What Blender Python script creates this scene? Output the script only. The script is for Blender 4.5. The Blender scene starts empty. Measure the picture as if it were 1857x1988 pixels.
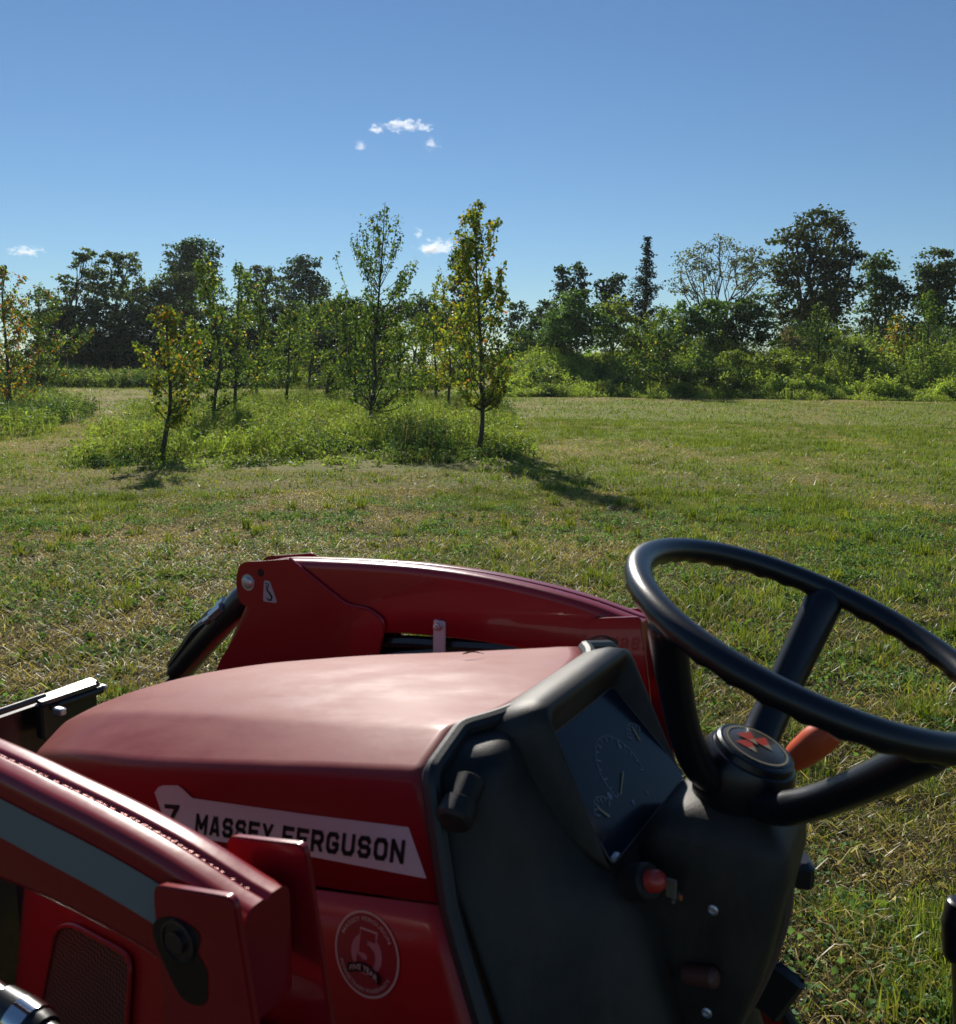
import bpy, bmesh, math
import numpy as np
from mathutils import Matrix, Vector
rng = np.random.default_rng(7)
PI = math.pi
S = bpy.context.scene
COL = S.collection

# ------------------------------------------------------------------ camera, sky, sun, exposure
CAM_H = 1.75
FPX = 1790.9                       # focal length measured on a 1857 px wide picture
PITCH, ROLL, YAW = math.radians(9.12), math.radians(.35), math.radians(60.45)
cp, sp, cr, sr = math.cos(PITCH), math.sin(PITCH), math.cos(ROLL), math.sin(ROLL)
RC = np.array([[cr, sr, 0], [-sr, cr, 0], [0, 0, 1]]) @ np.array([[1, 0, 0], [0, sp, cp], [0, cp, -sp]])
cam_d = bpy.data.cameras.new('camera')
cam = bpy.data.objects.new('camera', cam_d)
COL.objects.link(cam)
cam.matrix_world = Matrix(((RC[0][0], RC[1][0], -RC[2][0], 0), (RC[0][1], RC[1][1], -RC[2][1], 0),
                           (RC[0][2], RC[1][2], -RC[2][2], CAM_H), (0, 0, 0, 1)))
cam_d.sensor_fit = 'HORIZONTAL'
cam_d.sensor_width = 36
cam_d.lens = 36 * 2411.12 / 2500
cam_d.clip_start, cam_d.clip_end = .02, 8000
cam_d.dof.use_dof = True
cam_d.dof.focus_distance = 7
cam_d.dof.aperture_fstop = 14
S.camera = cam

SUN_AZ, SUN_EL = math.radians(-13), math.radians(30)      # azimuth from +Y towards +X
world = bpy.data.worlds.new('World')
S.world = world
world.use_nodes = True
nt = world.node_tree
sky = nt.nodes.new('ShaderNodeTexSky')
sky.sky_type = 'NISHITA'
sky.sun_disc = False
sky.sun_elevation = SUN_EL
sky.sun_rotation = SUN_AZ
sky.altitude = 100
sky.air_density, sky.dust_density, sky.ozone_density = 1.0, .0, 3.5
tint = nt.nodes.new('ShaderNodeMix'); tint.data_type = 'RGBA'; tint.blend_type = 'MULTIPLY'; tint.inputs[0].default_value = 1
tint.inputs[7].default_value = (.85, 1.0, 1.12, 1)
nt.links.new(sky.outputs[0], tint.inputs[6]); nt.links.new(tint.outputs[2], nt.nodes['Background'].inputs[0])
nt.nodes['Background'].inputs[1].default_value = .058
sd = bpy.data.lights.new('sun', 'SUN')
sd.energy = 5.0
sd.angle = math.radians(.53)
sd.color = (1, .94, .84)
so = bpy.data.objects.new('sun', sd)
COL.objects.link(so)
sdir = Vector((math.sin(SUN_AZ) * math.cos(SUN_EL), math.cos(SUN_AZ) * math.cos(SUN_EL), math.sin(SUN_EL)))
so.rotation_euler = sdir.to_track_quat('Z', 'Y').to_euler()
so.location = (-20, 60, 40)
S.view_settings.view_transform = 'Standard'
S.view_settings.look = 'None'
S.view_settings.exposure = .3
S.view_settings.gamma = 1
S.cycles.volume_bounces = 8
S.cycles.volume_step_rate = 1.5

# ------------------------------------------------------------------ helpers
def ray(px, py):
    return RC.T @ np.array([(px - 928.5) / FPX, -(py - 994) / FPX, 1.])
def at(px, py, dist):                      # world point seen at a picture position, at a real depth
    r = ray(px, py); t = dist / r[1]
    return np.array([r[0] * t, dist, CAM_H + r[2] * t])
def gnd(px, py):
    r = ray(px, py); t = -CAM_H / r[2]
    return np.array([r[0] * t, r[1] * t])

def tag(o, label=None, cat=None, group=None, kind=None):
    if label: o['label'] = label
    if cat: o['category'] = cat
    if group: o['group'] = group
    if kind: o['kind'] = kind
    return o
def empty(name, loc=(0, 0, 0), rz=0):
    o = bpy.data.objects.new(name, None)
    COL.objects.link(o)
    o.location = loc
    o.rotation_euler = (0, 0, rz)
    o.empty_display_size = .2
    return o
def link(name, me, mat, parent=None):
    o = bpy.data.objects.new(name, me)
    COL.objects.link(o)
    if mat: me.materials.append(mat)
    if parent: o.parent = parent
    return o
def mesh_np(name, V, tris=None, quads=None, col=None, smooth=False):
    me = bpy.data.meshes.new(name)
    V = np.asarray(V, dtype=np.float32)
    nt_ = 0 if tris is None else len(tris); nq = 0 if quads is None else len(quads)
    me.vertices.add(len(V)); me.vertices.foreach_set('co', V.ravel())
    loops = []
    if nt_: loops.append(np.asarray(tris).ravel())
    if nq: loops.append(np.asarray(quads).ravel())
    L = np.concatenate(loops).astype(np.int32)
    me.loops.add(len(L)); me.loops.foreach_set('vertex_index', L)
    st = np.concatenate([np.arange(nt_) * 3, nt_ * 3 + np.arange(nq) * 4]).astype(np.int32)
    me.polygons.add(nt_ + nq); me.polygons.foreach_set('loop_start', st)
    if smooth: me.polygons.foreach_set('use_smooth', np.ones(nt_ + nq, dtype=bool))
    me.update(calc_edges=True)
    if col is not None:
        c = np.ones((len(V), 4), dtype=np.float32); c[:, :3] = col
        a = me.attributes.new('Col', 'FLOAT_COLOR', 'POINT'); a.data.foreach_set('color', c.ravel())
    return me
def norm(a): return a / (np.linalg.norm(a, axis=-1, keepdims=True) + 1e-9)

class MB:                                   # collects quads / ngons into one mesh
    def __init__(s): s.v = []; s.f = []
    def add(s, V, F):
        n = len(s.v); s.v += [tuple(map(float, p)) for p in V]; s.f += [tuple(i + n for i in f) for f in F]; return s
    def loft(s, rings, closed=True, cap0=False, cap1=False):
        n = len(rings[0]); V = [p for r in rings for p in r]; F = []
        for i in range(len(rings) - 1):
            for j in range(n if closed else n - 1):
                k = (j + 1) % n
                F.append((i * n + j, i * n + k, (i + 1) * n + k, (i + 1) * n + j))
        if cap0: F.append(tuple(range(n))[::-1])
        if cap1: F.append(tuple((len(rings) - 1) * n + j for j in range(n)))
        return s.add(V, F)
    def tube(s, path, r, seg=12, caps=True, flat=1., up=(0, 0, 1)):
        path = [np.array(p, float) for p in path]
        if not hasattr(r, '__len__'): r = [r] * len(path)
        rings = []
        a = None
        for i, p in enumerate(path):
            t = norm((path[min(i + 1, len(path) - 1)] - path[max(i - 1, 0)]))
            if a is None:
                u0 = np.array(up, float)
                if abs(t @ u0) > .95: u0 = np.array([1., 0, 0])
                a = norm(np.cross(t, u0))
            else: a = norm(a - t * (a @ t))
            b = np.cross(t, a)
            rings.append([p + r[i] * (math.cos(q) * a + flat * math.sin(q) * b) for q in np.linspace(0, 2 * PI, seg, endpoint=False)])
        return s.loft(rings, True, caps, caps)
    def box(s, c, size, M=None, bevel=0):
        c = np.array(c, float); h = np.array(size, float) / 2
        if bevel:
            b = min(bevel, min(h) * .9)
            rings = []
            for z, ins in ((-h[2], b), (-h[2] + b, 0), (h[2] - b, 0), (h[2], b)):
                x, y = h[0] - ins, h[1] - ins; q = b
                ring = [(x - q, -y), (x, -y + q), (x, y - q), (x - q, y), (-x + q, y), (-x, y - q), (-x, -y + q), (-x + q, -y)]
                rings.append([np.array([a, e, z]) for a, e in ring])
            V = [c + (M @ p if M is not None else p) for r in rings for p in r]
            F = []
            for i in range(3):
                for j in range(8): F.append((i * 8 + j, i * 8 + (j + 1) % 8, i * 8 + 8 + (j + 1) % 8, i * 8 + 8 + j))
            F.append(tuple(range(8))[::-1]); F.append(tuple(24 + j for j in range(8)))
            return s.add(V, F)
        V = []
        for x in (-1, 1):
            for y in (-1, 1):
                for z in (-1, 1):
                    p = h * (x, y, z); V.append(c + (M @ p if M is not None else p))
        return s.add(V, [(0, 1, 3, 2), (4, 6, 7, 5), (0, 4, 5, 1), (2, 3, 7, 6), (0, 2, 6, 4), (1, 5, 7, 3)])
    def build(s, name, mat, parent=None, sharp=35, bevel=0):
        me = bpy.data.meshes.new(name)
        me.from_pydata(s.v, [], s.f); me.update()
        bm = bmesh.new(); bm.from_mesh(me)
        bmesh.ops.recalc_face_normals(bm, faces=bm.faces)
        if bevel:
            bm.edges.ensure_lookup_table()
            es = [e for e in bm.edges if len(e.link_faces) == 2 and e.calc_face_angle() > math.radians(38)]
            bmesh.ops.bevel(bm, geom=es, offset=bevel, segments=2, affect='EDGES', clamp_overlap=True)
        bm.to_mesh(me); bm.free()
        me.polygons.foreach_set('use_smooth', [True] * len(me.polygons))
        me.set_sharp_from_angle(angle=math.radians(sharp))
        return link(name, me, mat, parent)

def fillet(P, R, k=5):
    """polyline -> each corner replaced by k points on a small curve (open polyline keeps its ends)"""
    out = []
    n = len(P)
    for i in range(n):
        p = np.array(P[i], float)
        if R[i] == 0: out.append(p); continue
        a = np.array(P[(i - 1) % n], float); b = np.array(P[(i + 1) % n], float)
        ra = min(R[i], np.linalg.norm(a - p) * .48); rb = min(R[i], np.linalg.norm(b - p) * .48)
        q0 = p + norm(a - p) * ra; q1 = p + norm(b - p) * rb
        for t in np.linspace(0, 1, k): out.append((1 - t) ** 2 * q0 + 2 * t * (1 - t) * p + t * t * q1)
    return out
def curve(P, n, closed=False):
    """Catmull-Rom through points"""
    P = [np.array(p, float) for p in P]; out = []
    m = len(P)
    for i in range(m - 1):
        p0, p1, p2, p3 = P[max(i - 1, 0)], P[i], P[i + 1], P[min(i + 2, m - 1)]
        for t in np.linspace(0, 1, n, endpoint=False):
            out.append(.5 * ((2 * p1) + (-p0 + p2) * t + (2 * p0 - 5 * p1 + 4 * p2 - p3) * t * t + (-p0 + 3 * p1 - 3 * p2 + p3) * t ** 3))
    out.append(P[-1]); return out
def ip(t, x): return np.interp(x, [a for a, b in t], [b for a, b in t])

# value noise
_G = np.random.default_rng(3).random((256, 256))
def noise(x, y):
    xi = np.floor(x).astype(int); yi = np.floor(y).astype(int); fx = x - xi; fy = y - yi
    fx = fx * fx * (3 - 2 * fx); fy = fy * fy * (3 - 2 * fy)
    g = lambda a, b: _G[a & 255, b & 255]
    return (g(xi, yi) * (1 - fx) + g(xi + 1, yi) * fx) * (1 - fy) + (g(xi, yi + 1) * (1 - fx) + g(xi + 1, yi + 1) * fx) * fy
def fbm(x, y, o=4):
    s = 0; a = .5; t = 0
    for i in range(o): s = s + a * noise(x + 17 * i, y + 31 * i); t += a; x = x * 2.03; y = y * 2.03; a *= .5
    return s / t
def sstep(a, b, x): t = np.clip((x - a) / (b - a), 0, 1); return t * t * (3 - 2 * t)
def inpoly(x, y, P):
    r = np.zeros(np.shape(x), bool); n = len(P); j = n - 1
    for i in range(n):
        xi, yi = P[i]; xj, yj = P[j]
        c = ((yi > y) != (yj > y)) & (x < (xj - xi) * (y - yi) / (yj - yi + 1e-12) + xi)
        r ^= c; j = i
    return r

# ------------------------------------------------------------------ materials
def new_mat(name):
    m = bpy.data.materials.new(name); m.use_nodes = True
    return m, m.node_tree, m.node_tree.nodes['Principled BSDF']
def N(nt, t, **k):
    n = nt.nodes.new(t)
    for a, b in k.items():
        if a.startswith('i_'):
            key = a[2:]
            n.inputs[int(key) if key.isdigit() else key].default_value = b
        else: setattr(n, a, b)
    return n
def simple(name, col, rough=.5, metal=0, coat=0, bump=0, bscale=200, spec=.5, var=0, coat_r=.05):
    m, nt, b = new_mat(name)
    b.inputs['Base Color'].default_value = (*col, 1)
    b.inputs['Roughness'].default_value = rough; b.inputs['Metallic'].default_value = metal
    b.inputs['Coat Weight'].default_value = coat; b.inputs['Coat Roughness'].default_value = coat_r
    b.inputs['Specular IOR Level'].default_value = spec
    tc = N(nt, 'ShaderNodeTexCoord')
    if bump:
        n = N(nt, 'ShaderNodeTexNoise'); n.inputs['Scale'].default_value = bscale; n.inputs['Detail'].default_value = 3
        nt.links.new(tc.outputs['Object'], n.inputs['Vector'])
        bp = N(nt, 'ShaderNodeBump'); bp.inputs['Strength'].default_value = bump; bp.inputs['Distance'].default_value = .002
        nt.links.new(n.outputs[0], bp.inputs['Height']); nt.links.new(bp.outputs[0], b.inputs['Normal'])
    if var:
        n = N(nt, 'ShaderNodeTexNoise'); n.inputs['Scale'].default_value = 9; n.inputs['Detail'].default_value = 6
        nt.links.new(tc.outputs['Object'], n.inputs['Vector'])
        r = N(nt, 'ShaderNodeMapRange', i_1=.3, i_2=.7, i_3=max(.02, rough - var), i_4=min(1, rough + var))
        nt.links.new(n.outputs[0], r.inputs[0]); nt.links.new(r.outputs[0], b.inputs['Roughness'])
        mx = N(nt, 'ShaderNodeMix', data_type='RGBA')
        mx.inputs[6].default_value = (*col, 1); mx.inputs[7].default_value = (*[c * .6 + .4 * d * .35 for c, d in zip(col, (.3, .25, .2))], 1)
        r2 = N(nt, 'ShaderNodeMapRange', i_1=.35, i_2=.75)
        nt.links.new(n.outputs[0], r2.inputs[0]); nt.links.new(r2.outputs[0], mx.inputs[0])
        nt.links.new(mx.outputs[2], b.inputs['Base Color'])
    return m
def paint(name, col, dust, dustcol=(.36, .2, .15), rough=.28, coat=.5, spec=.38):
    """enamel paint; dust lies on the faces that point up"""
    m, nt, b = new_mat(name)
    L = nt.links.new
    tc = N(nt, 'ShaderNodeTexCoord'); ge = N(nt, 'ShaderNodeNewGeometry')
    sx = N(nt, 'ShaderNodeSeparateXYZ'); L(ge.outputs['Normal'], sx.inputs[0])
    up = N(nt, 'ShaderNodeMapRange', i_1=.35, i_2=.95); L(sx.outputs[2], up.inputs[0])
    mp = N(nt, 'ShaderNodeMapping'); mp.inputs['Scale'].default_value = (14, 5, 8); L(tc.outputs['Object'], mp.inputs[0])
    n1 = N(nt, 'ShaderNodeTexNoise'); n1.inputs['Scale'].default_value = 1.6; n1.inputs['Detail'].default_value = 8; n1.inputs['Roughness'].default_value = .62
    L(mp.outputs[0], n1.inputs['Vector'])
    r1 = N(nt, 'ShaderNodeMapRange', i_1=.34, i_2=.68, i_3=.38, i_4=1.0); L(n1.outputs[0], r1.inputs[0])
    mu = N(nt, 'ShaderNodeMath', operation='MULTIPLY'); L(up.outputs[0], mu.inputs[0]); L(r1.outputs[0], mu.inputs[1])
    mu2 = N(nt, 'ShaderNodeMath', operation='MULTIPLY'); L(mu.outputs[0], mu2.inputs[0]); mu2.inputs[1].default_value = dust
    mx = N(nt, 'ShaderNodeMix', data_type='RGBA'); mx.inputs[6].default_value = (*col, 1); mx.inputs[7].default_value = (*dustcol, 1)
    L(mu2.outputs[0], mx.inputs[0]); L(mx.outputs[2], b.inputs['Base Color']); b.inputs['Specular IOR Level'].default_value = spec
    rr = N(nt, 'ShaderNodeMapRange', i_1=0, i_2=1, i_3=rough, i_4=.7); L(mu2.outputs[0], rr.inputs[0]); L(rr.outputs[0], b.inputs['Roughness'])
    b.inputs['Coat Weight'].default_value = coat
    cr_ = N(nt, 'ShaderNodeMapRange', i_1=0, i_2=1, i_3=.05, i_4=.32); L(mu2.outputs[0], cr_.inputs[0]); L(cr_.outputs[0], b.inputs['Coat Roughness'])
    n2 = N(nt, 'ShaderNodeTexNoise'); n2.inputs['Scale'].default_value = 45; n2.inputs['Detail'].default_value = 2
    L(tc.outputs['Object'], n2.inputs['Vector'])
    bp = N(nt, 'ShaderNodeBump'); bp.inputs['Strength'].default_value = .12; bp.inputs['Distance'].default_value = .002
    L(n2.outputs[0], bp.inputs['Height']); L(bp.outputs[0], b.inputs['Normal'])
    return m
def leafmat(name, trans=.4, gloss=.12, rough=.45, tint=(1.25, 1.35, .55)):
    m, nt, b = new_mat(name)
    L = nt.links.new
    nt.nodes.remove(b); out = nt.nodes['Material Output']
    at_ = N(nt, 'ShaderNodeAttribute', attribute_name='Col')
    df = N(nt, 'ShaderNodeBsdfDiffuse'); tr = N(nt, 'ShaderNodeBsdfTranslucent'); gl = N(nt, 'ShaderNodeBsdfGlossy')
    gl.inputs['Roughness'].default_value = rough; gl.inputs['Color'].default_value = (.9, .95, 1, 1)
    L(at_.outputs['Color'], df.inputs[0])
    mt = N(nt, 'ShaderNodeMix', data_type='RGBA', blend_type='MULTIPLY'); mt.inputs[0].default_value = 1
    mt.inputs[7].default_value = (*tint, 1); L(at_.outputs['Color'], mt.inputs[6]); L(mt.outputs[2], tr.inputs[0])
    m1 = N(nt, 'ShaderNodeMixShader'); m1.inputs[0].default_value = trans; L(df.outputs[0], m1.inputs[1]); L(tr.outputs[0], m1.inputs[2])
    fr = N(nt, 'ShaderNodeFresnel'); fr.inputs[0].default_value = 1.4
    mm = N(nt, 'ShaderNodeMath', operation='MULTIPLY'); mm.inputs[1].default_value = gloss * 5; L(fr.outputs[0], mm.inputs[0])
    m2 = N(nt, 'ShaderNodeMixShader'); L(mm.outputs[0], m2.inputs[0]); L(m1.outputs[0], m2.inputs[1]); L(gl.outputs[0], m2.inputs[2])
    L(m2.outputs[0], out.inputs[0])
    return m
M_LEAF = leafmat('leaf', .48, .022)
M_FAR = leafmat('far_foliage', .42, .02, .5)
M_WEED = leafmat('weed_leaf', .5, .02, .5)
M_GRASS = leafmat('grass_blade', .42, .012, .5, (1.2, 1.25, .6))
M_BARK = simple('bark', (.06, .05, .04), .9, bump=1, bscale=40, var=.05)
M_RED = paint('red_paint', (.26, .005, .011), .10, (.34, .13, .10), rough=.28, coat=.4)
M_HOOD = paint('dusty_red_paint', (.20, .004, .010), .92, (.29, .080, .066), .42, .12, .2)
M_BLACK = simple('black_enamel', (.012, .012, .013), .35, coat=.3, bump=.05)
M_RUB = simple('wheel_rubber', (.006, .007, .010), .31, bump=.12, bscale=700, coat=.0)
M_TRIM = simple('rubber_trim', (.012, .012, .013), .5, bump=.1)
M_DASH = simple('dash_plastic', (.009, .009, .0088), .46, spec=.3, bump=.25, bscale=900, var=.06)
_b = M_DASH.node_tree.nodes['Principled BSDF']; _nt = M_DASH.node_tree
_c = _b.inputs['Base Color'].links[0].from_socket
_tc = N(_nt, 'ShaderNodeTexCoord'); _mp = N(_nt, 'ShaderNodeMapping'); _mp.inputs['Scale'].default_value = (9, 9, 3.5); _nt.links.new(_tc.outputs['Object'], _mp.inputs[0])
_n = N(_nt, 'ShaderNodeTexNoise'); _n.inputs['Scale'].default_value = 1.3; _n.inputs['Detail'].default_value = 9; _n.inputs['Roughness'].default_value = .7; _nt.links.new(_mp.outputs[0], _n.inputs['Vector'])
_r = N(_nt, 'ShaderNodeMapRange', i_1=.44, i_2=.72, i_3=0, i_4=.6); _nt.links.new(_n.outputs[0], _r.inputs[0])
_m = N(_nt, 'ShaderNodeMix', data_type='RGBA'); _m.inputs[7].default_value = (.062, .046, .033, 1); _nt.links.new(_r.outputs[0], _m.inputs[0]); _nt.links.new(_c, _m.inputs[6]); _nt.links.new(_m.outputs[2], _b.inputs['Base Color'])
M_STEEL = simple('zinc_steel', (.55, .56, .58), .38, metal=.9, bump=.1, bscale=60)
M_CHROME = simple('chrome', (.7, .7, .7), .15, metal=1)
M_WHITE = simple('bracket_plate', (.62, .55, .55), .5, metal=.3, bump=.1)
M_WORN = simple('worn_bucket_steel', (.10, .10, .10), .34, metal=.55, bump=.3, bscale=30, var=.08)
M_TYRE = simple('tyre_rubber', (.02, .02, .02), .8, bump=.4, bscale=30)

# ------------------------------------------------------------------ terrain
BED = [(-6.7, 15.7), (-5.2, 15.2), (-2.5, 15.0), (.3, 15.4), (.75, 16.5), (.8, 20), (1.1, 30), (1.2, 41), (-1.5, 48), (-12, 46), (-13.5, 38), (-9.6, 25)]
LEFT = [(-13.4, 20.3), (-10.6, 21.3), (-11.6, 27), (-16.0, 36), (-21, 46), (-40, 48), (-26, 24)]
def gz(x, y):
    x = np.asarray(x, float); y = np.asarray(y, float)
    r = .05 * (fbm(x * .35, y * .35, 3) - .5) + .035 * (fbm(x * 1.7 + 9, y * 1.7, 3) - .5)
    r = r * sstep(.5, 2.5, np.hypot(x, y))
    front = 50 + 2 * np.sin(x * .13)
    bank = sstep(front, front + 14, y) * 2.0 * sstep(-3, 4, x) + sstep(70, 90, y) * 1.6 * (1 - sstep(-3, 4, x))
    return r + bank
def green(x, y):
    """1 = lush green turf, 0 = dry straw"""
    g = .62 + 1.5 * (fbm(x * .55 + 5, y * .34 + 3, 4) - .5) + 1.1 * (fbm(x * 2.1, y * 1.9, 3) - .5)
    g = g + .12 * sstep(1.2, 4, x) * sstep(9, 13, y)
    g = g - .22 * sstep(8.3, 9.8, y) * (1 - sstep(12.5, 14.6, y)) * sstep(-9, -4, x) * (1 - sstep(.5, 3, x))
    g = g - .35 * (1 - sstep(-9.5, -7, x)) * sstep(14, 22, y) * (1 - sstep(45, 60, y))
    g = g - .6 * sstep(43, 48, y) * sstep(2, 6, x)
    g = g - .12 * sstep(52, 60, y) * (1 - sstep(0, 4, x))
    g = g - .36 * (1 - sstep(3.5, 8, y)) - .22 * (1 - sstep(-3, 1.5, x)) * (1 - sstep(8, 14, y))
    g = g + .3 * sstep(.5, 0, np.abs(x - 1.9)) * 0
    return np.clip(g, 0, 1)
C_G1, C_G2, C_G3 = np.array([.16, .22, .032]), np.array([.28, .30, .055]), np.array([.11, .19, .06])
C_S1, C_S2, C_S3 = np.array([.46, .36, .13]), np.array([.30, .215, .08]), np.array([.60, .50, .26])
def turf_col(g, r1, r2):
    """per blade colour"""
    gc = C_G1 + (C_G2 - C_G1) * r2[:, None]; gc = np.where((r2 > .8)[:, None], C_G3, gc)
    sc = C_S1 + (C_S2 - C_S1) * r2[:, None]; sc = np.where((r2 > .85)[:, None], C_S3, sc)
    isg = (r1 < g)[:, None]
    return np.where(isg, gc, sc)

def axis(lo, hi, c0, fine, grow):
    a = [0.]; s = fine
    while a[-1] < hi - c0: a.append(a[-1] + s); s = s * grow if a[-1] > 9 else s
    b = [0.]; s = fine
    while -b[-1] > lo - c0: b.append(b[-1] + s) if False else b.append(b[-1] + s); s = s * grow if b[-1] > 9 else s; 
    return np.array(a) + c0, b
def spaced(hi, fine, start, grow):
    a = [0.]; s = fine
    while a[-1] < hi:
        a.append(a[-1] + s)
        if a[-1] > start: s *= grow
    return np.array(a)
xp = spaced(900, .13, 8, 1.035); xs = np.concatenate([-xp[:0:-1], xp])
yp = spaced(900, .13, 16, 1.03); yn = spaced(60, .4, 2, 1.15)
ys = np.concatenate([-yn[:0:-1], yp])
X, Y = np.meshgrid(xs, ys)
Z = gz(X, Y)
nx, ny = len(xs), len(ys)
idx = np.arange(nx * ny).reshape(ny, nx)
q = np.stack([idx[:-1, :-1], idx[:-1, 1:], idx[1:, 1:], idx[1:, :-1]], -1).reshape(-1, 4)
gg = green(X.ravel(), Y.ravel())
farm = sstep(4, 20, np.hypot(X, Y)).ravel()[:, None]
soil = np.array([.06, .045, .02]) * (1 - gg[:, None]) + np.array([.03, .04, .012]) * gg[:, None]
turf = np.array([.24, .20, .055]) * (1 - gg[:, None]) + np.array([.18, .21, .032]) * gg[:, None]
gm = mesh_np('ground', np.stack([X.ravel(), Y.ravel(), Z.ravel()], 1), quads=q, col=soil * (1 - farm) + turf * farm, smooth=True)
mg, ntg, bg = new_mat('turf_ground')
L = ntg.links.new
a_ = N(ntg, 'ShaderNodeAttribute', attribute_name='Col')
tc = N(ntg, 'ShaderNodeTexCoord')
n1 = N(ntg, 'ShaderNodeTexNoise'); n1.inputs['Scale'].default_value = 7; n1.inputs['Detail'].default_value = 9; n1.inputs['Roughness'].default_value = .75
L(tc.outputs['Object'], n1.inputs['Vector'])
r_ = N(ntg, 'ShaderNodeMapRange', i_1=.35, i_2=.68, i_3=.45, i_4=1.5); L(n1.outputs[0], r_.inputs[0])
vm = N(ntg, 'ShaderNodeVectorMath', operation='SCALE'); L(a_.outputs['Color'], vm.inputs[0]); L(r_.outputs[0], vm.inputs['Scale'])
L(vm.outputs[0], bg.inputs['Base Color']); bg.inputs['Roughness'].default_value = .95; bg.inputs['Specular IOR Level'].default_value = .15
bp = N(ntg, 'ShaderNodeBump'); bp.inputs['Strength'].default_value = .9; bp.inputs['Distance'].default_value = .05
L(n1.outputs[0], bp.inputs['Height']); L(bp.outputs[0], bg.inputs['Normal'])
tag(link('ground', gm, mg), 'rough mown field of patchy green and straw coloured turf', kind='structure')

# ------------------------------------------------------------------ grass (one object nobody could count)
def blades(x, y, h, w, lean, col, seg2=True, zoff=0.):
    n = len(x); z = gz(x, y) + zoff - .004
    az = rng.random(n) * 2 * PI; d = np.stack([np.cos(az), np.sin(az), np.zeros(n)], 1)
    fa = rng.random(n) * 2 * PI; s = np.stack([np.cos(fa), np.sin(fa), np.zeros(n)], 1) * (w / 2)[:, None]
    b = np.stack([x, y, z], 1)
    up = np.array([0, 0, 1.])
    m = b + d * (h * np.sin(lean) * .45)[:, None] + up * (h * np.cos(lean * .6) * .55)[:, None]
    t = b + d * (h * np.sin(lean))[:, None] + up * (h * np.cos(lean))[:, None]
    if seg2:
        V = np.stack([b - s, b + s, m + s * .8, m - s * .8, t], 1).reshape(-1, 3); i = np.arange(n)[:, None] * 5
        return V, i + np.array([[3, 2, 4]]), i + np.array([[0, 1, 2, 3]]), np.repeat(col, 5, 0)
    V = np.stack([b - s, b + s, t], 1).reshape(-1, 3); i = np.arange(n)[:, None] * 3
    return V, i + np.array([[0, 1, 2]]), None, np.repeat(col, 3, 0)
class Bag:
    def __init__(s): s.V = []; s.T = []; s.Q = []; s.C = []; s.n = 0
    def add(s, V, T, Q, C):
        s.V.append(V); s.C.append(C)
        if T is not None: s.T.append(T + s.n)
        if Q is not None: s.Q.append(Q + s.n)
        s.n += len(V)
    def mesh(s, name, smooth=False):
        return mesh_np(name, np.concatenate(s.V), np.concatenate(s.T) if s.T else None, np.concatenate(s.Q) if s.Q else None, np.concatenate(s.C), smooth)
def wedge(n, r0, r1, half, cx=0):
    """random points of the sector the camera looks over"""
    r = np.sqrt(r0 ** 2 + rng.random(n) * (r1 ** 2 - r0 ** 2)); a = (rng.random(n) * 2 - 1) * half
    return r * np.sin(a), r * np.cos(a)
def leaves(P, size, col, width=.6, droop=.3, up=None, jit=1.):
    """small folded leaves: P positions, size lengths"""
    n = len(P)
    d = rng.normal(size=(n, 3)); d[:, 2] = d[:, 2] * .6 - droop; d = norm(d)
    k = norm(rng.normal(size=(n, 3)) + np.array([0, 0, 1.2])); s = norm(np.cross(d, k)); nn = np.cross(s, d)
    L_ = size[:, None]; s = s * width * .5
    b = P; m = P + d * L_ * .5 + nn * L_ * .06; t = P + d * L_ * .92 - nn * L_ * .16
    V = np.stack([b, m - s * L_ + nn * L_ * .1, m, m + s * L_ + nn * L_ * .1, t], 1).reshape(-1, 3)
    i = np.arange(n)[:, None, None] * 5
    T = (i + np.array([[[0, 2, 1], [0, 3, 2], [1, 2, 4], [2, 3, 4]]])).reshape(-1, 3)
    return V, T, None, np.repeat(col, 5, 0)
G = Bag()
def clearing(x, y):        # under the tractor nothing grows tall
    return np.ones(len(x), bool)
for (n, r0, r1, hh, hw_, wd, sd2) in ((200000, 1.4, 5.2, .036, .020, .0042, True), (270000, 5.2, 13, .040, .022, .0075, True), (330000, 12.5, 30, .055, .025, .019, False), (130000, 30, 60, .07, .03, .036, False), (50000, 60, 84, .12, .05, .07, False)):
    x, y = wedge(n, r0, r1, math.radians(36 if r0 > 3 else 44))
    g = green(x, y); cl = fbm(x * 3.3 + 40, y * 3.3, 3)
    keep = rng.random(n) < (.35 + 1.3 * cl)
    if r0 > 10: keep &= ~inpoly(x, y, BED) & ~((y > 50) & (x > 2))
    x, y, g, cl = x[keep], y[keep], g[keep], cl[keep]; n = len(x)
    tall = sstep(.52, .72, cl) * (g > .35)
    h = (hh + hw_ * rng.normal(size=n)).clip(.02) * (.7 + 1.1 * tall)
    r1_, r2_ = rng.random(n), rng.random(n)
    gcol = turf_col(np.clip(g * 1.0 + .3 * tall, 0, 1), r1_, r2_)
    gcol = gcol * (.65 + .6 * rng.random(n))[:, None] * (.62 + .76 * fbm(x * 1.3 + 90, y * 1.1 + 4, 3))[:, None]
    isg = r1_ < g
    lean = np.where(isg, np.abs(rng.normal(size=n)) * .75 - .0, .8 + rng.random(n) * .7)
    G.add(*blades(x, y, h * np.where(isg, 1, 1.15), wd * (.6 + .8 * rng.random(n)), lean, gcol, sd2))
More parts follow.
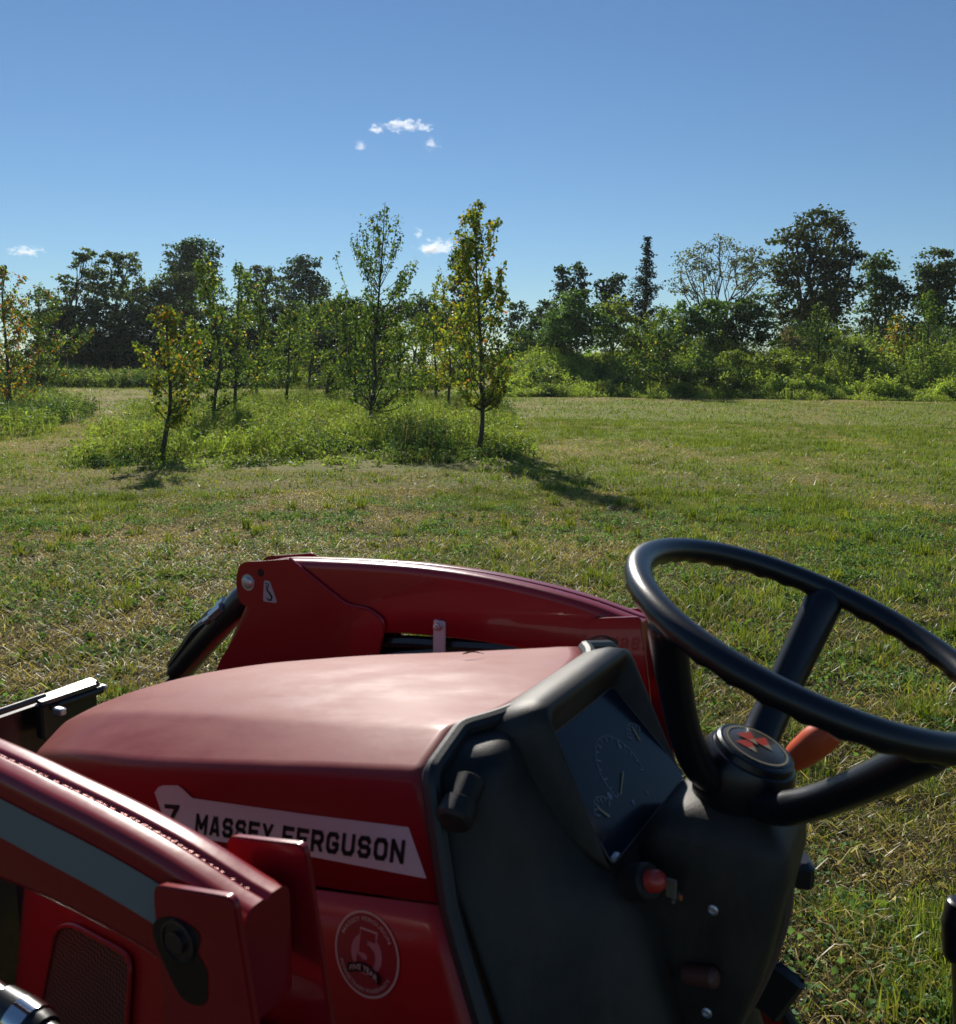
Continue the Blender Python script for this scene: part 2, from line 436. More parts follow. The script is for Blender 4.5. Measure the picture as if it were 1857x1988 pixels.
# lying hay and clippings near by
n = 36000
x, y = wedge(n, 1.4, 9, math.radians(42)); k = rng.random(n) < (1.15 - green(x, y)) * fbm(x * 2.5, y * 2.5 + 70, 3) * 1.6
x, y = x[k], y[k]; n = len(x)
G.add(*blades(x, y, .07 + .09 * rng.random(n), .0035 + .003 * rng.random(n), 1.15 + .38 * rng.random(n), turf_col(np.full(n, .12), rng.random(n), rng.random(n)) * (.8 + .5 * rng.random(n))[:, None], True, .022))
# taller tufts the mower left, and flat rosettes
n = 170; tx0, ty0 = wedge(n, 1.6, 12, math.radians(38)); k = ~inpoly(tx0, ty0, BED); tx0, ty0 = tx0[k], ty0[k]; n = len(tx0); m = 34
jx = np.repeat(tx0, m) + rng.normal(size=n * m) * .035; jy = np.repeat(ty0, m) + rng.normal(size=n * m) * .035
hgt = np.repeat(.07 + .10 * rng.random(n), m) * (.5 + .7 * rng.random(n * m)); sc_w = np.repeat(.0045 + .0006 * np.hypot(tx0, ty0), m)
tc_ = np.repeat(C_G1 + (C_G2 - C_G1) * rng.random(n)[:, None] - .02 * rng.random(n)[:, None], m, 0) * (.6 + .6 * rng.random(n * m))[:, None]
G.add(*blades(jx, jy, hgt, sc_w, np.abs(rng.normal(size=n * m)) * .5, tc_, True))
n = 420; tx0, ty0 = wedge(n, 1.6, 11, math.radians(38)); m = 12
P = np.stack([np.repeat(tx0, m) + rng.normal(size=n * m) * .02, np.repeat(ty0, m) + rng.normal(size=n * m) * .02, gz(np.repeat(tx0, m), np.repeat(ty0, m)) + .02 + .02 * rng.random(n * m)], 1)
G.add(*leaves(P, .035 + .045 * rng.random(n * m), np.repeat(np.array([.09, .17, .04]) + .1 * rng.random(n)[:, None] * np.array([1, 1, .2]), m, 0), .42, -.05))
# clover and broad leaves, in patches
n = 110000
x, y = wedge(n, 1.4, 12, math.radians(42)); k = (fbm(x * 2.0 + 80, y * 2.0 + 11, 3) > .55)
x, y = x[k], y[k]; n = len(x)
P = np.stack([x, y, gz(x, y) + .015 + .04 * rng.random(n)], 1)
cc = np.array([.10, .19, .07]) + rng.random(n)[:, None] * np.array([.08, .12, .04])
G.add(*leaves(P, .013 + .018 * rng.random(n), cc, .95, 0))
gr = link('grass', G.mesh('grass'), M_GRASS)
tag(gr, 'short mown grass with dry straw clippings and clover patches', 'grass', kind='stuff')

# ------------------------------------------------------------------ tall weeds
def weeds(name, x, y, h, label, yel=.5, lsz=.075, nl=13, blade=1.3, w0=.012, dark=1.):
    n = len(x); B = Bag(); z = gz(x, y)
    base = np.stack([x, y, z], 1)
    lean = rng.normal(size=(n, 3)) * .16; lean[:, 2] = 1
    cpat = fbm(x * .8 + 3, y * .6, 3)
    ca, cb = np.array([.05, .095, .035]) * dark, np.array([.27, .33, .075]) * dark
    mixf = np.clip((cpat - .5) * 2.2 + yel + .18 * rng.normal(size=n), 0, 1)
    c = ca + (cb - ca) * mixf[:, None]
    # leafy stems
    t = (rng.random((n, nl)) ** .7)
    P = base[:, None, :] + lean[:, None, :] * (t * h[:, None])[..., None] + rng.normal(size=(n, nl, 3)) * np.array([.045, .045, .02])
    P = P.reshape(-1, 3); k = P[:, 2] > np.repeat(z, nl)
    sz = lsz * (.6 + .8 * rng.random(n * nl))
    cc = np.repeat(c, nl, 0) * (.7 + .6 * rng.random(n * nl))[:, None]
    cc = cc * (.45 + 1.0 * fbm(P[:, 0] * 1.3 + 33, P[:, 1] * 1.3, 3))[:, None]; B.add(*leaves(P[k], sz[k], cc[k], .38, .1))
    # long arching blades
    m = int(n * blade); j = rng.integers(0, n, m)
    bx, by = x[j] + rng.normal(size=m) * .1, y[j] + rng.normal(size=m) * .1
    dry = rng.random(m) < .09
    bc = np.where(dry[:, None], np.array([.30, .22, .11]), c[j]) * (.8 + .7 * rng.random(m))[:, None]
    B.add(*blades(bx, by, h[j] * (.7 + .6 * rng.random(m)) * np.where(dry, 1.35, 1), w0 * (.6 + .9 * rng.random(m)) * np.where(dry, .5, 1), np.abs(rng.normal(size=m)) * np.where(dry, .15, .45), bc, True))
    k = np.where(dry)[0]; k = np.repeat(k, 5)          # seed heads at the top of the dry stalks
    sp_ = np.stack([bx[k], by[k], gz(bx[k], by[k]) + h[j][k] * 1.05 * (.85 + .25 * rng.random(len(k)))], 1) + rng.normal(size=(len(k), 3)) * .03
    B.add(*leaves(sp_, np.full(len(k), w0 * 2.6), np.tile(np.array([.26, .19, .10]), (len(k), 1)) * (.7 + .6 * rng.random(len(k)))[:, None], .5, .1))
    o = link(name, B.mesh(name), M_WEED)
    tag(o, label, 'weeds', kind='stuff')
def fill(P, n):
    P = np.array(P); lo, hi = P.min(0), P.max(0)
    x = lo[0] + rng.random(n) * (hi[0] - lo[0]); y = lo[1] + rng.random(n) * (hi[1] - lo[1])
    # denser towards the near side, which is what shows
    jx = x + 1.3 * (noise(x * .8 + 5, y * .8) - .5) + rng.normal(size=n) * .25; jy = y + 2.4 * (noise(x * .7, y * .7 + 9) - .5) + rng.normal(size=n) * .3
    k = inpoly(jx, jy, [tuple(p) for p in P]); return x[k], y[k]
x, y = fill(BED, 34000); k = rng.random(len(x)) < np.clip(1.25 - (y - 15) / 26, .32, 1); x, y = x[k], y[k]
hn = fbm(x * .9 + 20, y * .9, 4)
h = (.06 + 1.0 * sstep(.28, .75, hn)) * (.7 + .6 * rng.random(len(x))) * .50
h *= .35 + .65 * sstep(15.2, 18, y + 2.5 * (noise(x * .9, y * 0) - .5))
k = rng.random(len(x)) < .35 + 1.6 * hn * (hn > .3); x, y, h = x[k], y[k], h[k]
weeds('orchard_weeds', x, y, h, 'bright green knee high weeds around the orchard trees', .62, .085, 12, 1.6, .016)
x, y = fill(LEFT, 15000)
h = (.2 + .65 * fbm(x * .5 + 60, y * .5, 3)) * (.75 + .5 * rng.random(len(x)))
weeds('left_weeds', x, y, h, 'dark green weeds under the two trees at the left edge', .35, .11, 13, 1.2, .02)
# overgrown bank across the back on the right
n = 26000; x = 1 + rng.random(n) * 40; y = 50.5 + 2 * np.sin(x * .13) + rng.random(n) ** 1.4 * 17
y = y + np.where(x < 9, 1.5, 0) + 3.2 * (noise(x * .55 + 3, x * 0) - .5) - 1.2
h = .78 * (.35 + 1.9 * sstep(.25, .75, fbm(x * .5 + 7, y * .4, 3)) + .6 * noise(x * 1.3, y * 1.1)) * (.5 + .5 * sstep(9, 14, x)) * (.42 + 1.0 * rng.random(n) ** 1.3) * (.55 + .45 * sstep(0, 3, y - 50.5 - 2 * np.sin(x * .13)))
weeds('bank_weeds', x, y, h, 'overgrown green bank of brambles and weeds along the far field edge', .85, .2, 17, .8, .03, 1.25)
n = 6500; x = 1 + rng.random(n) * 40; y = 47.2 + 2 * np.sin(x * .13) + rng.random(n) * 4.5 + 1.6 * (noise(x * .9, x * 0 + 4) - .5) + np.where(x < 9, 1.5, 0)
h = (.12 + .55 * sstep(.3, .8, fbm(x * 1.1, y * .9 + 30, 3))) * (.5 + .8 * rng.random(n))
weeds('field_edge_weeds', x, y, h, 'low ragged yellow green weeds where the mown field meets the bank', .75, .12, 10, 1.6, .02, 1.1)
n = 9000; x = -45 + rng.random(n) * 46; y = 63 + rng.random(n) * 13
h = (.5 + 1.0 * fbm(x * .3, y * .3, 3)) * (.6 + .6 * rng.random(n))
weeds('far_weeds', x, y, h, 'dull green tall weeds in front of the left tree line', .42, .24, 14, .7, .05, 1.0)

# ------------------------------------------------------------------ trees
def pal(n, cols, wts):
    cols = np.array(cols); i = rng.choice(len(cols), n, p=np.array(wts) / sum(wts))
    return cols[i] * (.75 + .5 * rng.random(n))[:, None]
DK, MD, LT, YL, OR, RD = (.05, .09, .03), (.10, .16, .04), (.19, .25, .055), (.42, .37, .05), (.45, .23, .04), (.42, .10, .05)
def limb(mb, a, b, r0, r1, wob=.06, seg=7, n=5, sag=0):
    a, b = np.array(a, float), np.array(b, float); L_ = np.linalg.norm(b - a)
    P = []
    for i in range(n + 1):
        t = i / n; p = a + (b - a) * t + (rng.normal(size=3) * wob * L_ * math.sin(PI * t) if 0 < i < n else 0)
        p = p + np.array([0, 0, sag * L_ * math.sin(PI * t)])
        P.append(p)
    mb.tube(P, list(np.linspace(r0, r1, n + 1)), seg)
    return P
def orchard(base, path, prof, nb, nl_, ls, cols, wts, label, tr=.045, up=.55, spread=.05, group='young fruit trees in the orchard rows', whip=0., dist=None, top=None, name='fruit_tree'):
    """base/path/prof given where the picture shows them, taken to the tree's own distance"""
    g = gnd(*base); nl = int(nl_ * 1.7); spread = spread * 1.3; nb = int(nb * .85)
    d = dist or g[1]; pz = float(gz(g[0], d))
    root = empty(name, (float(at(base[0], base[1], d)[0]), d, pz))
    o = np.array(root.location)
    off = np.array([0, 0, 0.])
    tp = [at(px, py, d) - o for px, py in [base] + path]; tp[0][2] = -.05
    for i in range(1, len(tp)): tp[i][1] += rng.normal() * .06
    tp = curve(tp, 4)
    zt = np.array([p[2] for p in tp]); H_ = zt[-1]
    rad = tr * np.clip(1 - np.linspace(0, 1, len(tp)) ** 1.1 * .9, .08, 1)
    tb = MB(); tb.tube(tp, list(rad), 9)
    TP = np.array(tp)
    def tpt(z): return np.array([np.interp(z, zt, TP[:, 0]), np.interp(z, zt, TP[:, 1]), z])
    sc = d / FPX
    pr = sorted([((at(base[0], py, d)[2] - o[2]), w * sc) for py, w in prof])
    zlo, zhi = pr[0][0], pr[-1][0]
    W = lambda z: 1.18 * float(np.interp(z, [a for a, b in pr], [b for a, b in pr]))
    LP = []; 
    for b in range(nb):
        f = (b + rng.random()) / nb
        z1 = zlo + (zhi - zlo) * (f ** .9)
        w = W(z1) * (.45 + .85 * rng.random())
        z0 = max(zlo - .04 - .18 * rng.random(), z1 - up * (w * 1.2 + .3) - whip * rng.random())
        if whip and z1 > zlo + .42 * (zhi - zlo): z0 = max(min(z0, zlo + .62 * (zhi - zlo)), zlo + .34 * (zhi - zlo) * (.8 + .5 * rng.random()))
        az = rng.random() * 2 * PI
        a = tpt(min(z0, H_ * .97)); e = tpt(min(z1, H_)); e = np.array([e[0] + w * math.cos(az), e[1] + w * math.sin(az), z1])
        r0 = max(.006, tr * .36 * (1 - z0 / (H_ + .3)))
        m = a + (e - a) * np.array([.62, .62, .42]) + rng.normal(size=3) * .04
        P = curve([a, m, e], 4); tb.tube(P, list(np.linspace(r0, .003, len(P))), 5)
        P = np.array(P); t = .42 + .58 * rng.random(nl) ** .8; ii = t * (len(P) - 1); i0 = np.clip(ii.astype(int), 0, len(P) - 2); fr = (ii - i0)[:, None]
        q = P[i0] * (1 - fr) + P[i0 + 1] * fr + rng.normal(size=(nl, 3)) * spread * (1 - .4 * t[:, None])
        LP.append(q)
        # spur twigs
        for s_ in range(2):
            t2 = rng.integers(2, len(P) - 1); q0 = P[t2]; q1 = q0 + norm(rng.normal(size=3) + np.array([0, 0, .8])) * (.12 + .2 * rng.random()) * min(1, w / .4 + .3)
            tb.tube([q0, q1], [.0035, .002], 4, False)
            k = nl // 5; tt = rng.random(k)[:, None]; LP.append(q0 + (q1 - q0) * tt + rng.normal(size=(k, 3)) * spread * .8)
    # leader leaves
    k = 30; k = 60; zz = zlo + (H_ - zlo) * rng.random(k) ** .6; LP.append(np.array([tpt(z) for z in zz]) + rng.normal(size=(k, 3)) * .04)
    P = np.concatenate(LP); n = len(P)
    # colour drifts from branch to branch
    c = pal(n, cols, wts); cn = fbm((P[:, 0] + P[:, 1]) * 2.2 + 50, P[:, 2] * 1.7 + 9, 2)
    c = c * (.6 + .8 * cn)[:, None]
    B = Bag(); B.add(*leaves(P, ls * (.7 + .7 * rng.random(n)), c, .62, .75))
    tr_ = tb.build('trunk', M_BARK, root); link('crown', B.mesh('crown'), M_LEAF, root)
    tag(root, label, 'fruit tree', group)
    return root
PC = [DK, MD, LT, YL, OR, RD]
# the nearest row and those behind it: (base, trunk path, crown profile)
orchard((312, 886), [(322, 840), (330, 780), (327, 700), (325, 640), (322, 600)], [(815, 24), (775, 50), (700, 56), (660, 46), (620, 28), (592, 8)], 42, 22, .08, PC, [2, 3, 3.5, 3, 1, .3], 'small leaning fruit tree with red and yellow tinged leaves, left front of the weeds', .05, .5, .05)
orchard((413, 826), [(417, 770), (428, 700), (415, 620), (400, 560), (392, 505)], [(790, 25), (740, 60), (660, 62), (600, 45), (540, 24), (500, 8)], 44, 26, .09, PC, [2, 5, 5, 1.2, .3, 0], 'bent fruit tree with a loose pale green crown, right behind the small leaning one', .055, .5, .06)
orchard((455, 811), [(457, 740), (462, 660), (465, 580), (467, 508)], [(745, 40), (700, 70), (640, 66), (580, 50), (540, 38), (512, 8)], 46, 27, .10, PC, [3, 6, 3, .5, .2, 0], 'fruit tree with straight bare trunk and broad crown, third from left', .06, .6, .07)
orchard((595, 768), [(603, 720), (600, 660), (603, 590)], [(745, 30), (710, 62), (660, 62), (620, 42), (585, 12)], 46, 26, .14, PC, [4, 6, 2, .4, .1, 0], 'round dark green fruit tree with a leaning trunk, far back in the rows', .09, .3, .1)
orchard((632, 782), [(640, 735), (655, 670), (650, 580)], [(770, 20), (730, 52), (670, 60), (610, 45), (570, 14)], 46, 26, .13, PC, [4, 6, 3, .3, .1, 0], 'forked fruit tree with glossy mid green leaves, just left of the tall whippy tree', .08, .3, .1)
orchard((718, 832), [(722, 790), (729, 740), (727, 670), (733, 600), (742, 500), (748, 392)], [(790, 40), (740, 70), (680, 72), (630, 62), (560, 58), (500, 62), (440, 48), (400, 12)], 80, 28, .085, PC, [5, 5, 1.5, .3, .1, 0], 'tall dark fruit tree with long bare whips against the sky, left of the cloud', .070, .5, .05, whip=.9)
orchard((869, 806), [(872, 760), (875, 710), (868, 640), (858, 540)], [(745, 30), (715, 40), (650, 36), (600, 26), (550, 28), (530, 10)], 34, 26, .095, PC, [.6, 2, 4, 4, .6, .1], 'slim fruit tree with yellow leaves just left of the tall yellowish one', .055, .6, .06)
orchard((930, 872), [(937, 820), (936, 740), (932, 640), (925, 520), (924, 392)], [(780, 20), (745, 52), (690, 60), (640, 54), (560, 40), (480, 38), (420, 30), (392, 8)], 92, 28, .085, PC, [1, 3, 4, 3, .7, .1], 'tall narrow fruit tree with yellow green drooping leaves, right end of the weeds', .055, .9, .045)
orchard((818, 778), [(820, 730), (818, 670), (812, 610)], [(750, 45), (700, 62), (650, 50), (615, 20)], 44, 26, .13, PC, [2, 5, 4, 1.5, .2, 0], 'leafy fruit tree with a bare dark stem, between whippy tree and slim yellow one', .08, .4, .1)
orchard((770, 790), [(772, 740), (778, 700), (780, 650)], [(770, 40), (735, 75), (700, 72), (660, 44), (635, 10)], 44, 26, .12, PC, [3, 5, 4, 1.5, .1, 0], 'low spreading fruit tree with branches near the weeds, behind the whippy tree', .06, .1, .1)
orchard((75, 774), [(75, 720), (76, 660), (74, 570)], [(735, 30), (700, 66), (640, 70), (590, 50), (555, 14)], 60, 30, .13, PC, [4, 6, 3, .6, .4, .5], 'round crowned fruit tree on a dark straight trunk, one reddish branch low down', .10, .5, .1)
orchard((22, 800), [(18, 740), (12, 660), (8, 580), (12, 515)], [(770, 25), (720, 45), (660, 46), (600, 34), (540, 26), (512, 8)], 50, 28, .11, PC, [2, 4, 2, 1.5, 2, 1.2], 'fruit tree with orange and red autumn leaves, cut by the left edge', .07, .6, .07)
for bx, by, tx_, ty_, hw_, wt_, lab in ((497, 778, 505, 575, 34, [4, 5, 2, .3, .1, 0], 'slim dark fruit tree behind the straight trunked one, nearly hidden'), (556, 784, 562, 600, 36, [3, 5, 3, .6, .1, 0], 'airy fruit tree left of the leaning trunk in the far rows'),
        (688, 786, 690, 590, 40, [4, 5, 2, .3, .1, 0], 'dark fruit tree close behind the left side of the whippy tree'), (845, 790, 842, 590, 32, [2, 4, 4, 1.5, .2, 0], 'thin green fruit tree just left of the slim yellow one'),
        (383, 790, 378, 620, 34, [2, 4, 3, 1.5, .5, .1], 'short fruit tree with some yellow leaves between the leaning and the bent ones'), (905, 788, 900, 620, 30, [2, 4, 4, 2, .3, 0], 'thin yellowish fruit tree just behind the tall narrow one')):
    orchard((bx, by), [(bx + 2, by - (by - ty_) * .3), (tx_, by - (by - ty_) * .65), (tx_, ty_)], [(by - (by - ty_) * .22, hw_ * .5), (by - (by - ty_) * .4, hw_), (by - (by - ty_) * .65, hw_), (by - (by - ty_) * .85, hw_ * .55), (ty_, 8)], 44, 26, .11, PC, wt_, lab, .065, .5, .08)
orchard((1797, 742), [(1800, 690), (1802, 620), (1800, 552)], [(735, 22), (700, 38), (650, 40), (600, 26), (560, 12)], 44, 26, .15, PC, [5, 5, 2, .2, .1, 0], 'narrow dark sapling with glinting leaves on the bank at the far right', .08, .9, .09, dist=55)
orchard((1737, 718), [(1739, 680), (1742, 640), (1740, 610)], [(700, 20), (670, 30), (640, 26), (612, 10)], 26, 22, .16, PC, [2, 3, 2, 2, 3, .8], 'small sapling with orange tinged leaves, left of the narrow dark sapling', .06, .6, .1, dist=56)
orchard((1285, 745), [(1288, 700), (1290, 650), (1285, 600)], [(735, 36), (700, 62), (660, 60), (620, 36), (598, 10)], 56, 26, .16, PC, [3, 6, 4, .6, .1, 0], 'loose leafy sapling at the field edge in front of the conifer', .08, .7, .12, dist=52)
orchard((1591, 700), [(1592, 660), (1593, 620), (1590, 585)], [(685, 26), (650, 28), (620, 20), (590, 8)], 26, 22, .17, PC, [4, 5, 2, .3, .1, 0], 'small pointed green sapling on the bank below the big spreading tree', .06, .7, .1, dist=60)
print('orchard done')

def crown(lobes, d, ls, dens, c0, c1, o, airy=0.):
    """leaf tufts gathered in clumps spread through several lobes"""
    B = Bag(); sc = d / FPX
    for (px, py, rx, ry, *_) in lobes:
        c = at(px, py, d) - o; R_ = np.array([rx * sc, min(rx, ry * 1.3) * sc, ry * sc])
        c[1] += rng.normal() * .3 * R_[1]
        vol = R_[0] * R_[2]
        nc = max(7, int(26 * vol ** .5 * (1 - .35 * airy)))
        u = norm(rng.normal(size=(nc, 3))); rr = .35 + .65 * rng.random(nc) ** .45
        cc = c + u * R_ * rr[:, None]
        n = int(dens * vol / (ls * ls) * 42); j = rng.integers(0, nc, n)
        rc = (.16 + .16 * rng.random(nc)) * (R_.mean()) * (1 - .35 * airy)
        P = cc[j] + rng.normal(size=(n, 3)) * (rc[j])[:, None] * np.array([.85, .85, .36])
        shade = .5 + 1.0 * rng.random(nc)
        col = (np.array(c0) + (np.array(c1) - np.array(c0)) * (rng.random(n) ** 1.2)[:, None]) * shade[j][:, None] * 1.4
        V, T, _, C = leaves(P, ls * (.6 + .8 * rng.random(n)), col, .7, .15)
        B.add(V, T, None, C)
    return B
def tree(px, d, lobes, label, cat='tree', name='broadleaf_tree', ls=.30, dens=1.0, c0=(.022, .04, .012), c1=(.07, .11, .03), tr=.22, airy=0., base=None, group='trees along the far side of the field', limbs=True):
    gy = float(gz(at(px, 700, d)[0], d))
    root = empty(name, (float(at(px, 700, d)[0]), d, gy)); o = np.array(root.location)
    tb = MB(); sc = d / FPX
    ztop = max(at(l[0], l[1], d)[2] for l in lobes) - o[2]
    low = min(at(l[0], l[1], d)[2] for l in lobes) - o[2]
    fork = np.array([0, 0, max(.6, low * .45)])
    limb(tb, (0, 0, -.2), fork, tr, tr * .8, .02, 8, 3)
    for l in lobes:
        c = at(l[0], l[1], d) - o
        P = limb(tb, fork, c, tr * .6, tr * .2, .05, 6, 5)
        if limbs:
            for k in range(7 if airy else 4):
                e = c + norm(rng.normal(size=3)) * np.array([l[2], l[2], l[3]]) * sc * .85
                limb(tb, P[rng.integers(2, 6)], e, tr * .2, .02, .08, 5, 4)
    tb.build('trunk', M_BARK, root)
    link('crown', crown(lobes, d, ls, dens, c0, c1, o, airy).mesh('crown'), M_FAR, root)
    tag(root, label, cat, group)
    return root
OLV0, OLV1 = (.04, .06, .018), (.12, .15, .045)
# ---- left side tree line
tree(150, 86, [(118, 585, 30, 28), (150, 545, 34, 36), (165, 500, 22, 24), (185, 560, 30, 40), (140, 620, 40, 30)], 'airy olive tree with open feathery branches, taller of the two on the left', airy=1, dens=.62, c0=OLV0, c1=OLV1)
tree(238, 87, [(215, 520, 26, 32), (250, 515, 28, 28), (262, 560, 28, 34), (222, 580, 30, 36), (240, 625, 40, 28)], 'airy olive green tree right beside the feathery one in the left tree line', airy=1, dens=.62, c0=OLV0, c1=OLV1)
tree(330, 90, [(325, 565, 42, 28), (352, 545, 34, 22), (300, 590, 34, 34), (345, 610, 44, 36)], 'broad flat topped dark tree in front of the tall dense one on the left', dens=.9, c0=(.028, .045, .014), c1=(.08, .11, .03))
tree(375, 98, [(350, 500, 30, 32), (388, 500, 34, 36), (372, 480, 24, 20), (372, 550, 46, 40), (400, 540, 26, 40)], 'tall dense dark green round topped tree in the left tree line', c1=(.06, .10, .03))
tree(505, 88, [(490, 545, 34, 26), (525, 555, 34, 30), (508, 530, 26, 16), (505, 600, 44, 34)], 'layered open tree standing behind the third fruit tree', airy=.7, dens=.62, c0=OLV0, c1=OLV1)
tree(592, 97, [(575, 530, 26, 30), (600, 520, 22, 26), (618, 555, 22, 26), (585, 580, 44, 36)], 'dense dark tree with a sloping right shoulder against the sky, middle left', c1=(.055, .09, .03))
for i, (px, py, rx, ry, d, lab) in enumerate([(110, 640, 44, 44, 84, 'dark bushy undergrowth tree at the far left of the tree line'), (195, 650, 50, 42, 83, 'dark undergrowth tree below the two airy trees'),
        (275, 645, 46, 44, 84, 'dark undergrowth tree between the airy trees and the small leaning fruit tree'), (360, 650, 50, 46, 82, 'dark undergrowth tree beneath the tall round topped one'),
        (450, 650, 50, 44, 83, 'dark undergrowth tree behind the third fruit tree trunk'), (545, 640, 52, 48, 82, 'dark undergrowth tree below the layered tree'),
        (640, 640, 46, 46, 80, 'dark green rounded tree left of the tall whippy fruit tree'), (715, 635, 44, 50, 78, 'dark tree hidden behind the tall whippy fruit tree')]):
    tree(px, d, [(px, py, rx, ry), (px - rx * .5, py + 18, rx * .6, ry * .6), (px + rx * .5, py + 12, rx * .6, ry * .7), (px, 610, rx * .9, 24), (px, 690, rx * 1.25, 34), (px - rx * .8, 700, rx * .8, 26), (px + rx * .8, 700, rx * .8, 26), (px, 712, rx * 1.2, 20)], lab, name='undergrowth_tree', tr=.14, c0=(.016, .028, .010), c1=(.045, .072, .022), dens=1.0, group='dark undergrowth trees of the left tree line')
tree(660, 74, [(650, 610, 40, 32), (690, 615, 30, 34), (615, 630, 36, 30)], 'mid green bushy tree filling the gap behind the round dark fruit tree', c0=(.03, .05, .016), c1=(.09, .13, .035), tr=.12)
tree(805, 78, [(790, 630, 36, 46), (825, 610, 30, 44), (850, 640, 30, 40)], 'green tree behind the slim yellow fruit tree', c1=(.08, .12, .03), tr=.16)
tree(895, 80, [(885, 520, 16, 28), (900, 575, 28, 44), (915, 640, 44, 50), (870, 630, 34, 44)], 'dark pointed tree half hidden behind the tall yellow green fruit tree', c0=(.018, .032, .012), c1=(.05, .08, .028))
# ---- right side
RG = 'trees along the far side of the field on the right'
tree(1003, 92, [(1003, 600, 17, 17), (1005, 635, 24, 26)], 'small dark round tree just right of the tall yellow green fruit tree', tr=.12, c0=(.016, .03, .012), c1=(.04, .07, .025), group=RG)
tree(1046, 84, [(1042, 612, 20, 20), (1062, 600, 18, 18), (1040, 655, 30, 34)], 'small dark tree left of the vine covered one', tr=.12, c1=(.055, .09, .028), group=RG)
tree(1108, 78, [(1093, 540, 15, 22), (1120, 530, 18, 17), (1105, 560, 24, 24), (1095, 600, 26, 34), (1135, 555, 10, 24)], 'dark vine covered tree with a blunt two lobed top', tr=.2, c0=(.018, .03, .012), c1=(.045, .075, .024), group=RG)
tree(1188, 78, [(1172, 562, 17, 20), (1198, 548, 20, 20), (1192, 590, 34, 30)], 'dark vine covered tree with a rounded top, left of the conifer', tr=.2, c0=(.018, .03, .012), c1=(.04, .07, .024), group=RG)
tree(1395, 72, [(1330, 515, 26, 26), (1362, 490, 24, 22), (1400, 478, 26, 20), (1438, 495, 28, 22), (1470, 500, 24, 24), (1315, 555, 20, 18), (1450, 545, 26, 24), (1375, 528, 34, 24), (1420, 520, 36, 26), (1345, 560, 24, 18), (1480, 535, 22, 26)], 'sparse spreading tree with bare forked limbs showing against the sky', tr=.13, airy=.25, dens=.27, ls=.2, c0=(.06, .07, .035), c1=(.16, .17, .08), group=RG)
tree(1588, 74, [(1575, 440, 40, 30), (1545, 470, 40, 30), (1625, 440, 26, 30), (1605, 490, 52, 34), (1530, 515, 44, 24), (1655, 500, 34, 22), (1575, 545, 60, 38), (1625, 560, 40, 44), (1545, 600, 62, 40), (1600, 620, 56, 46)], 'biggest tree, wide dark layered crown rising above everything on the right', tr=.38, c0=(.018, .03, .010), c1=(.075, .085, .025), dens=.85, group=RG)
tree(1712, 76, [(1712, 515, 32, 30), (1700, 560, 34, 34), (1735, 570, 28, 34), (1715, 620, 46, 40)], 'dark tree with a rounded top between the biggest tree and the right edge', tr=.24, dens=.9, group=RG)
tree(1815, 74, [(1808, 510, 36, 30), (1830, 550, 40, 34), (1850, 530, 26, 24), (1800, 590, 40, 40), (1835, 640, 44, 44)], 'heavy dark tree cut by the right edge of the view', tr=.28, c1=(.065, .085, .025), group=RG)
tree(1645, 96, [(1640, 655, 26, 22), (1665, 662, 24, 18)], 'distant low tree seen through the gap right of the biggest tree', tr=.1, c0=(.03, .05, .02), c1=(.08, .12, .04), group=RG)
# bushes in front of them
BG = 'bushes on the bank at the right'
tree(1120, 62, [(1120, 610, 48, 46), (1085, 640, 40, 36), (1150, 640, 42, 40), (1118, 575, 22, 20)], 'big light green bush with a rounded top below the vine covered trees', 'bush', 'bush', ls=.24, tr=.08, c0=(.04, .08, .025), c1=(.12, .19, .05), group=BG)
tree(1190, 64, [(1195, 610, 30, 34), (1220, 640, 28, 32), (1180, 650, 28, 28)], 'yellowish green bush right beside the big light green one', 'bush', 'bush', ls=.24, tr=.08, c0=(.07, .10, .025), c1=(.20, .22, .05), group=BG)
tree(1350, 62, [(1335, 620, 34, 36), (1375, 615, 34, 34), (1355, 655, 50, 34)], 'green bush below the sparse forked tree', 'bush', 'bush', ls=.24, tr=.08, c0=(.035, .07, .022), c1=(.10, .16, .04), group=BG)
tree(1430, 63, [(1420, 610, 36, 34), (1465, 605, 30, 36), (1445, 650, 56, 36)], 'dark green bush between the sparse tree and the biggest tree', 'bush', 'bush', ls=.24, tr=.08, c0=(.022, .045, .016), c1=(.075, .12, .035), group=BG)
tree(1340, 52, [(1310, 735, 36, 26), (1355, 730, 40, 30), (1410, 735, 42, 26)], 'low dark bramble bush at the field edge, left end of the bank', 'bush', 'bush', ls=.17, tr=.05, c0=(.025, .05, .018), c1=(.09, .13, .04), group=BG)
tree(1055, 54, [(1050, 735, 30, 18), (1075, 742, 22, 14)], 'small dark bush at the field edge right of the tall yellow green fruit tree', 'bush', 'bush', ls=.16, tr=.04, c0=(.025, .05, .018), c1=(.08, .13, .035), group=BG)
tree(1480, 54, [(1470, 715, 50, 24), (1540, 712, 46, 22), (1430, 700, 34, 18)], 'bright yellow green bramble mound on the bank below the biggest tree', 'bush', 'bush', ls=.16, tr=.04, c0=(.09, .13, .03), c1=(.22, .25, .05), group=BG)
tree(1545, 57, [(1530, 655, 20, 22), (1550, 668, 22, 14)], 'brown seeding shrub with dry twigs on the bank', 'bush', 'bush', ls=.10, tr=.04, dens=.35, airy=1, c0=(.12, .09, .06), c1=(.26, .20, .13), group=BG)
tree(1700, 56, [(1660, 690, 46, 18), (1740, 700, 50, 20), (1820, 700, 46, 22)], 'mid green bramble thicket along the top of the bank at the right', 'bush', 'bush', ls=.16, tr=.04, c0=(.06, .10, .028), c1=(.16, .21, .05), group=BG)
